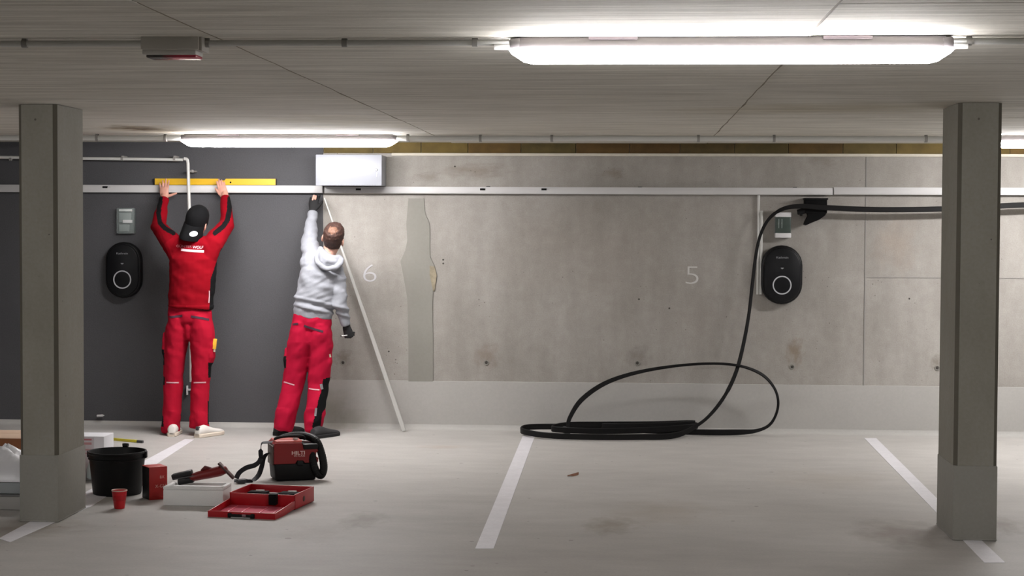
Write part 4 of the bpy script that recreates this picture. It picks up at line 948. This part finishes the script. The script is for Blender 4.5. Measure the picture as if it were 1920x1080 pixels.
# trousers
tr1 = MB()
tr1.loft([A(356, 572), A(356, 588), A(356, 603)], [(w_(40), .114), (w_(42.5), .120), (w_(42), .112)], n=26, capk=.1)
tr1.loft([A(356, 600), A(356, 618), A(356, 634)], [(.06, .105), (.05, .10), (.03, .085)], n=18, capk=.4)
tr1.loft([A(337, 594), A(334, 615), A(331, 640), A(327, 675), A(324.5, 715), A(323, 760, -.515), A(321, 795, -.535), A(320.5, 809, -.54)], [(w_(19), .118), (w_(23), .122), (w_(23), .108), (w_(20.5), .092), (w_(18.5), .082), (w_(17.5), .082), (w_(17), .08), (w_(16), .078)], n=22, capk=.3)
tr1.loft([A(376, 594), A(378, 615), A(379, 640), A(378.5, 675), A(376, 715), A(374, 760, -.515), A(373, 790, -.535), A(372, 801, -.54)], [(w_(19), .118), (w_(23), .122), (w_(23.5), .108), (w_(20.5), .092), (w_(17.5), .082), (w_(17.5), .082), (w_(18.5), .08), (w_(18.5), .078)], n=22, capk=.3)
for x, y in ((309.5, 640), (397.5, 648)):
    tr1.loft([A(x, y-15), A(x, y), A(x, y+22), A(x+(2 if x < 350 else -2), y+34)], [(.014, .05), (.020, .062), (.022, .066), (.014, .05)], n=14)
me = fuse(tr1, VOX, 9)
def tf(p):
    x, y = px(p); k = 1.0
    if y > 770: k = 1.9
    elif 700 < y < 740: k = 1.35
    elif 640 < y < 670: k = 1.3
    a = k*(.006*noise.noise(V((p.x*11+p.z*6, p.y*7, p.z*8-p.x*4)))+.003*noise.noise(V((p.x*24+p.z*9, p.y*14, p.z*20))))
    return a
wrinkle(me, tf)
def tp(c, n):
    x, y = px(c)
    if (x > 390.5 and 680 < y < 708) or (x > 389.5 and 752 < y < 795 and n.x > .3): return 1
    if (x < 308 and 655 < y < 684) or (x < 306.5 and 780 < y < 800) or (x < 309 and 706 < y < 722): return 1
    return 0
paintfaces(me, tp); tt = bvh(me)
M_tr1 = mat('trouser_red', (168, 8, 40), .85, spec=.2, bump=.12, bscale=260)
shift(me, org); to = link('trousers', me, [M_tr1, M_jb], p1, None, 180); to['label'] = 'bright red work trousers with black accents'
M_pk = mat('pocket_black', (58, 26, 44), .85); M_ref = mat('reflective_grey', (214, 160, 170), .5)
for pts, wpx in (([(316, 595), (330, 593.5), (342, 592)], 4.2), ([(358, 593.5), (375, 596), (392, 599.5)], 4.2)): link_on('pocket_flap', strip(tt, pts, wpx), M_pk, to, org)
for pts in ([(312, 717), (323, 717.5), (335, 717.5)], [(363, 717.5), (375, 717.3), (386, 717)]): link_on('knee_stripe', strip(tt, pts, 2.4), M_ref, to, org)
# shoes
M_shw = mat('shoe_white', (226, 222, 216), .55); M_sole = mat('shoe_sole', (222, 210, 194), .7); M_shg = mat('shoe_grey', (70, 70, 74), .6)
hL_, hR_ = A(317, 818), A(368, 818)
hLf, hRf = fl(317, 821), fl(367, 822)
for hp, dv in ((hLf, V((-.12, 1, 0))), (hRf, V((.45, .9, 0)))):
    hp = V((hp.x, hp.y+(.07 if dv.x < 0 else .03), 0)); dv.normalize(); m, s_ = shoe(hp, hp+dv*.285)
    so_ = part('shoe', m, M_shw, p1, 'white sports shoe'); sub('sole', s_, M_sole, so_, org)
    hb_ = hp+dv*.012
    if dv.x > 0: sub('heel_tab', MB().box((hb_.x, hb_.y, .068), (.030, .022, .03), bev=.006, R=RZ(math.atan2(dv.y, dv.x)-math.pi/2)), M_shg, so_, org)
# cap (worn backwards)
M_cap = mat('cap_black', (6, 6, 8), .9, spec=.2, bump=.1, bscale=200)
cp = MB(); n = 28; rings = []
for z, k in ((-.012, 1.06), (0, 1.075), (.03, 1.08), (.06, 1.06), (.09, .93), (.112, .70), (.126, .42), (.132, .12)):
    rings.append([HM1 @ V((.0755*k*math.cos(2*math.pi*j/n), -.004+.100*k*math.sin(2*math.pi*j/n), z)) for j in range(n)])
cp.rings(rings); co_ = part('cap', cp, M_cap, p1, 'black cap worn backwards', angle=60)
br = MB(); vs = []; fs = []; na, nr = 17, 6
def brim(a, t, lift=0):
    th = math.radians(-90+a); k = 1.04+t*(.78*math.cos(math.radians(a*1.0)))
    return HM1 @ V((.079*math.cos(th)*(1.04+t*.12)*1.02, -.004+.104*math.sin(th)*k, -.004-.062*t-.03*t*t-.022*t*(abs(a)/70)**2+lift))
for i in range(na):
    for j in range(nr): vs.append(brim(-72+144*i/(na-1), j/(nr-1)))
for i in range(na-1):
    for j in range(nr-1): fs.append((i*nr+j, (i+1)*nr+j, (i+1)*nr+j+1, i*nr+j+1))
n0 = len(vs); up_ = HM1.to_3x3() @ V((0, 0, .004)); vs += [q+up_ for q in vs]; fs += [tuple(n0+k for k in reversed(f)) for f in fs[:]]
for i in range(na-1): fs.append((i*nr+nr-1, (i+1)*nr+nr-1, n0+(i+1)*nr+nr-1, n0+i*nr+nr-1))
br.add(vs, fs); bo_ = sub('brim', br, M_cap, co_, org, angle=60)
tb = BVHTree.FromPolygons([V(q) for q in br.v], br.f)
ce = MB(); cen = onto(tb, 363, 438.5, .004); vs = [cen] if cen else []
ec = []
for j in range(20):
    a = 2*math.pi*j/20; u, v = 8.2*math.cos(a), 5.0*math.sin(a); h = onto(tb, 363+u*.97+v*.2, 438.5-u*.17+v, .004); ec.append(h)
if cen and all(ec):
    ce.add([cen]+ec, [(0, 1+j, 1+(j+1) % 20) for j in range(20)])
    link_on('oval_badge', ce, mat('badge_white', (226, 228, 234), .4), co_, org, 'white oval badge on the brim')
# folding rule in his pocket
q = A(402.5, 645, -.53)
r = thing('folding_rule', (q.x, q.y, q.z-.035), 'yellow folding rule sticking out of the trouser pocket of the worker in the cap', 'folding rule')
for k in range(3): part('segment', MB().box((.000, (k-1)*.006, .035), (.026, .005, .078), bev=.002, R=RY(.12)), mat('pocket_rule', (240, 186, 60), .5), r, local=True)
part('pale_tip', MB().box((-.002, 0, -.012), (.014, .012, .026), bev=.003), mat('tip_pale', (210, 190, 170), .5), r, local=True)

# ---- worker two: grey hoodie
Y2 = -.46; s2 = (CD+Y2)/FPX
B = lambda x, y, Y=Y2: at(x, y, Y)
v_ = lambda k: k*s2
org = V((B(570, 822).x, Y2, 0))
p2 = thing('person', org, 'worker in grey hooded sweater and red trousers reaching up with one gloved hand', 'person'); p2['org'] = org
wL, eL, sL = B(586, 398, -.13), B(580, 448, -.28), B(588, 488, -.44)
wR, eR, sR = B(649, 610, -.44), B(637, 567, -.48), B(631, 513, -.46)
hc = B(625, 447, -.47); HM2 = headM(hc, (.20, -.50, .86), (.10, .86, .45))
body = MB()
body.loft([B(584, 608), B(587, 595), B(594, 555), B(602, 515), B(606, 495)], [(.10, .07), (.12, .08), (.135, .09), (.145, .095), (.115, .08)])
body.loft([B(607, 492), B(614, 478), hc+HM2.to_3x3() @ V((0, -.015, -.07))], [(.07, .06), (.055, .055), (.052, .056)])
headmesh(body, HM2, 1.0)
for sh, el, wr in ((sL, eL, wL), (sR, eR, wR)): body.loft([sh, sh.lerp(el, .5), el, el.lerp(wr, .45), wr, wr+(wr-el)*.08], [.05, .043, .037, .035, .026, .024], n=14)
LL = [B(565, 612), B(560, 660), B(550, 717), B(540, 762, -.49), B(534, 788, -.51)]
RL = [B(601, 615), B(602, 660), B(598, 717), B(592, 765, -.50), B(589, 790, -.53)]
for pts in (LL, RL): body.loft(pts, [.062, .058, .05, .046, .036], n=14)
hand(body, B(586, 396, -.135), (.08, .30, 1), (1, 0, 0), (0, 1, 0), curl=(.30, .28, .28, .32), spread=.7, thumb=(.6, .75, .25), tc=.25, sc=.92)
hand(body, wR+V((.004, 0, 0)), (.22, .05, -1), (-1, .3, 0), (-.3, .8, 0), curl=(1.15, 1.2, 1.2, 1.2), spread=.3, thumb=(.4, .8, .5), tc=.3, sc=.92)
me = fuse(body, .0044, 2)
def gp(c, n):
    x, y = px(c)
    if c.y > -.30 and y < 400 and y > 365.5 and not (574 < x < 592 and y < 376 and n.y < -.2 and 582 < x): return 1
    if x > 640 and y > 606: return 1
    return 0
def gp2(c, n):
    x, y = px(c)
    if 570 < x < 605 and y < 402: return 0 if (y < 374 and 584 < x < 594 and n.y < .2 and y > 362) else 1
    if x > 638 and 604 < y < 645 and c.z < 1.0: return 1
    return 0
paintfaces(me, gp2)
M_glv = mat('glove_black', (14, 14, 16), .8)
shift(me, org); link('body', me, [mat('skin_pale', (206, 158, 140), .55, var=.05, scale=30), M_glv], p2, None, 180)
eyes(p2, HM2)
# glove shells
gl = MB(); hand(gl, B(586, 396, -.137), (.08, .30, 1), (1, 0, 0), (0, 1, 0), curl=(.30, .28, .28, .32), spread=.7, thumb=(.6, .75, .25), tc=.25, sc=1.0)
gme = fuse(gl, .0046, 2); shift(gme, org)
paintfaces(gme, lambda c, n: 0)
# hair: shell over back and crown with a thin spot
hr = MB(); n = 30; rings = []
for z, rx, ry, oy in HP[2:]:
    k = 1.045
    ring_ = []
    for j in range(n):
        a = 2*math.pi*j/n; sn = math.sin(a)
        kk = k if (sn < .25 or z > .06) else max(.9, k-(sn-.25)*.35*(1 if z < .06 else 0))
        if z < -.03 and sn > -.25: kk = .93
        ring_.append(HM2 @ (V((rx*math.cos(a), oy+ry*sn, z))*kk))
    rings.append(ring_)
hr.rings(rings)
me = fuse(hr, .0036, 3)
wrinkle(me, fold(.003, (60, 60, 60), 2.0))
spot = HM2 @ V((.004, -.060, .105))
HI = HM2.inverted()
paintfaces(me, lambda c, n: 1 if ((HI @ c)-V((.0, -.055, .095))).length < .036+.008*noise.noise(c*60)+.006*noise.noise(c*160) else 0)
shift(me, org); ho_ = link('hair', me, [mat('hair_brown', (58, 34, 26), .7, var=.35, scale=60, stretch=(1, 1, .4)), mat('thin_hair', (112, 78, 60), .6, var=.2, scale=80)], p2, None, 180); ho_['label'] = 'short brown hair with a thin spot at the crown'
# hoodie
hd2 = MB()
hd2.loft([B(586, 595), B(587, 585), B(591, 560), B(597, 530), B(601, 508), B(604, 490)], [(v_(37), .118), (v_(39), .124), (v_(38.5), .126), (v_(39), .13), (v_(36), .122), (v_(24), .095)], lat=(1, 0, -.25), n=28, capk=.25)
hd2.loft([B(584, 494), B(604, 490), B(624, 512)], [(.085, .09), (.085, .085), (.08, .09)], lat=(0, 1, 0))
hd2.loft([B(592, 505), sL, sL.lerp(eL, .5), eL, eL.lerp(wL, .5), wL.lerp(eL, .05)], [.085, .080, .073, .060, .048, .038], n=18, capk=.3)
hd2.loft([B(620, 515), sR, sR.lerp(eR, .5), eR, eR.lerp(wR, .5), wR.lerp(eR, .02)], [.075, .07, .062, .056, .050, .038], n=18, capk=.3)
me = fuse(hd2, VOX, 4)
def hf(p):
    x, y = px(p); k = 1.0
    a = .011*noise.noise(V((p.x*5-p.z*6, p.y*5, p.z*14+p.x*7)))+.006*noise.noise(V((p.x*16, p.y*12, p.z*34-p.x*10)))
    yy = y-(x-586)*.22
    if 560 < yy < 583: a += .007*math.sin((yy-560)/23*math.pi*3)
    if yy > 583: a = a*.3-.004
    return a
wrinkle(me, hf); th_ = bvh(me)
M_hd = mat('hoodie_grey', (144, 146, 153), .9, var=.04, scale=90, bump=.15, bscale=200)
shift(me, org); hdo = link('hooded_sweater', me, M_hd, p2, None, 180)
# hood lying on the back
ho2 = MB()
hb2 = smooth_path([B(600, 468, -.53), B(594, 482, -.570), B(598, 495, -.592), B(611, 503, -.600), B(627, 502, -.592), B(638, 495, -.56), B(641, 486, -.51)], 5)
ho2.loft(hb2, [.016]+[.020]*(len(hb2)-2)+[.016], lat=(0, 1, 0), n=12)
ho2.loft([B(601, 470, -.49), B(603, 484, -.525), B(612, 493, -.54), B(626, 494, -.535), B(636, 487, -.50)], [(.045, .03), (.062, .036), (.066, .036), (.06, .035), (.04, .03)], lat=(0, 0, 1), n=14)
ho2.loft([B(603, 472, -.50), B(611, 481, -.535), B(624, 487, -.535), B(634, 486, -.51)], [.03, .034, .034, .028], lat=(0, 1, 0), n=12)
ho2.loft([B(606, 482, -.545), B(614, 489, -.565), B(628, 491, -.555)], [.018, .022, .018], lat=(0, 1, 0), n=12)
me = fuse(ho2, VOX, 4); wrinkle(me, fold(.006, (14, 8, 18), 5.0)); shift(me, org); hoo = link('hood', me, M_hd, hdo, None, 180)
# dark collar of the shirt under the hood
cl2 = MB(); cl2.loft([B(604, 476, -.49), B(615, 481, -.545), B(632, 485, -.53), B(640, 488, -.48)], [.014, .018, .018, .012], n=10)
part('shirt_collar', cl2, M_jb, p2, 'black collar under the hood')
# gloves as clothing
go = link('glove', gme, M_glv, p2, None, 180); go['label'] = 'black work glove with bare finger tips'
gl2 = MB(); hand(gl2, wR+V((.004, 0, 0)), (.22, .05, -1), (-1, .3, 0), (-.3, .8, 0), curl=(1.15, 1.2, 1.2, 1.2), spread=.3, thumb=(.4, .8, .5), tc=.3, sc=1.0)
gme2 = fuse(gl2, .0046, 2); shift(gme2, org); link('glove', gme2, M_glv, p2, None, 180)
# bare finger tips over the raised glove
ft = MB()
for x0_, y0_, x1_, y1_ in ((586.5, 374.5, 588.5, 367), (591, 373, 592, 368)):
    ft.loft([B(x0_, y0_, -.118), B(x1_, y1_, -.112)], [.0085, .008], n=10)
part('finger_tip', ft, MATS['skin_pale'], p2, 'bare finger tips above the cut glove')
# trousers
t2 = MB()
t2.loft([B(586, 590), B(585, 602), B(583, 616)], [(v_(36), .112), (v_(38), .118), (v_(38), .110)], lat=(1, 0, -.22), n=26, capk=.1)
t2.loft([B(584, 612), B(583, 630), B(581, 646)], [(.06, .105), (.05, .10), (.03, .085)], n=18, capk=.4)
t2.loft([B(569, 604), B(566, 622), B(562, 650), B(556, 685), B(549, 722), B(541, 760, -.50), B(533, 792, -.52), B(530, 804, -.525)], [(v_(19), .115), (v_(23), .12), (v_(23.5), .107), (v_(22), .094), (v_(20.5), .086), (v_(20), .085), (v_(19.5), .082), (v_(18), .08)], n=22, capk=.3)
t2.loft([B(600, 608), B(601, 626), B(601, 650), B(600, 685), B(597, 722), B(593, 760, -.51), B(588, 792, -.545), B(587, 808, -.55)], [(v_(19), .115), (v_(22.5), .12), (v_(23), .107), (v_(21.5), .094), (v_(20), .086), (v_(19), .085), (v_(18.5), .082), (v_(17), .08)], n=22, capk=.3)
t2.loft([B(538, 655), B(537, 675), B(538, 692)], [(.014, .045), (.02, .06), (.014, .05)], n=12)
t2.loft([B(617, 660), B(619, 680), B(615, 697)], [(.012, .045), (.018, .06), (.012, .05)], n=12)
me = fuse(t2, VOX, 9)
def tf2(p):
    x, y = px(p); k = 1.8 if y > 765 else 1.3 if 700 < y < 740 or 640 < y < 670 else 1.0
    return k*(.0065*noise.noise(V((p.x*11-p.z*7, p.y*7, p.z*8+4)))+.0032*noise.noise(V((p.x*24-p.z*10, p.y*14, p.z*20))))
wrinkle(me, tf2)
blk = [(606, 711), (625, 708), (622, 735), (613, 762), (604, 775), (600, 806), (588, 808), (585, 800), (592, 775), (597, 750), (602, 735)]
def tp2(c, n):
    x, y = px(c)
    if inside((x, y), blk) and n.y < .5: return 1
    if x > 611 and 708 < y < 745: return 1
    if x < 536.5 and 668 < y < 690: return 1
    return 0
paintfaces(me, tp2); tt = bvh(me)
shift(me, org); to = link('trousers', me, [mat('trouser_red2', (170, 8, 48), .85, spec=.2, bump=.12, bscale=260), M_jb], p2, None, 180); to['label'] = 'bright red work trousers with black knee side patches'
for pts, wpx in (([(544, 609), (552, 608), (559, 607)], 3.6), ([(570, 611), (585, 616), (606, 622)], 4.0)): link_on('pocket_flap', strip(tt, pts, wpx), M_pk, to, org)
for pts in ([(532, 716), (542, 719), (552, 722)], [(577, 728), (588, 730), (599, 731)]): link_on('knee_stripe', strip(tt, pts, 2.4), M_ref, to, org)
for pts, wpx, m_ in (([(602, 720), (604, 730)], 5, 'patch_grey'), ([(593, 765), (591, 780)], 4, 'patch_grey'), ([(618.5, 664), (619.5, 670)], 3, 'zip_pale')): 
    link_on('side_tab', strip(tt, pts, wpx), mat(m_, (130, 126, 130) if m_ == 'patch_grey' else (226, 216, 190), .6), to, org)
M_sh2 = mat('shoe_dark', (44, 44, 46), .7); M_so2 = mat('sole_dark', (28, 28, 30), .8)
hLf, hRf = fl(514, 818), fl(584, 824)
for hp, dv in ((hLf, V((.55, .83, 0))), (hRf, V((.5, .86, 0)))):
    hp = V((hp.x, hp.y+.03, 0)); dv.normalize(); m, s_ = shoe(hp, hp+dv*.29)
    so_ = part('shoe', m, M_sh2, p2, 'dark grey work shoe'); sub('sole', s_, M_so2, so_, org)
a, b = B(641, 629.5, -.45), B(651, 628.5, -.46)
solo('screw', MB().tube([a, a.lerp(b, .2), b], [.006, .0035, .003], 8), mat('screw_metal', (220, 220, 220), .3, .7), a, 'small bright screw held in the lowered glove of the hooded worker', 'screw')
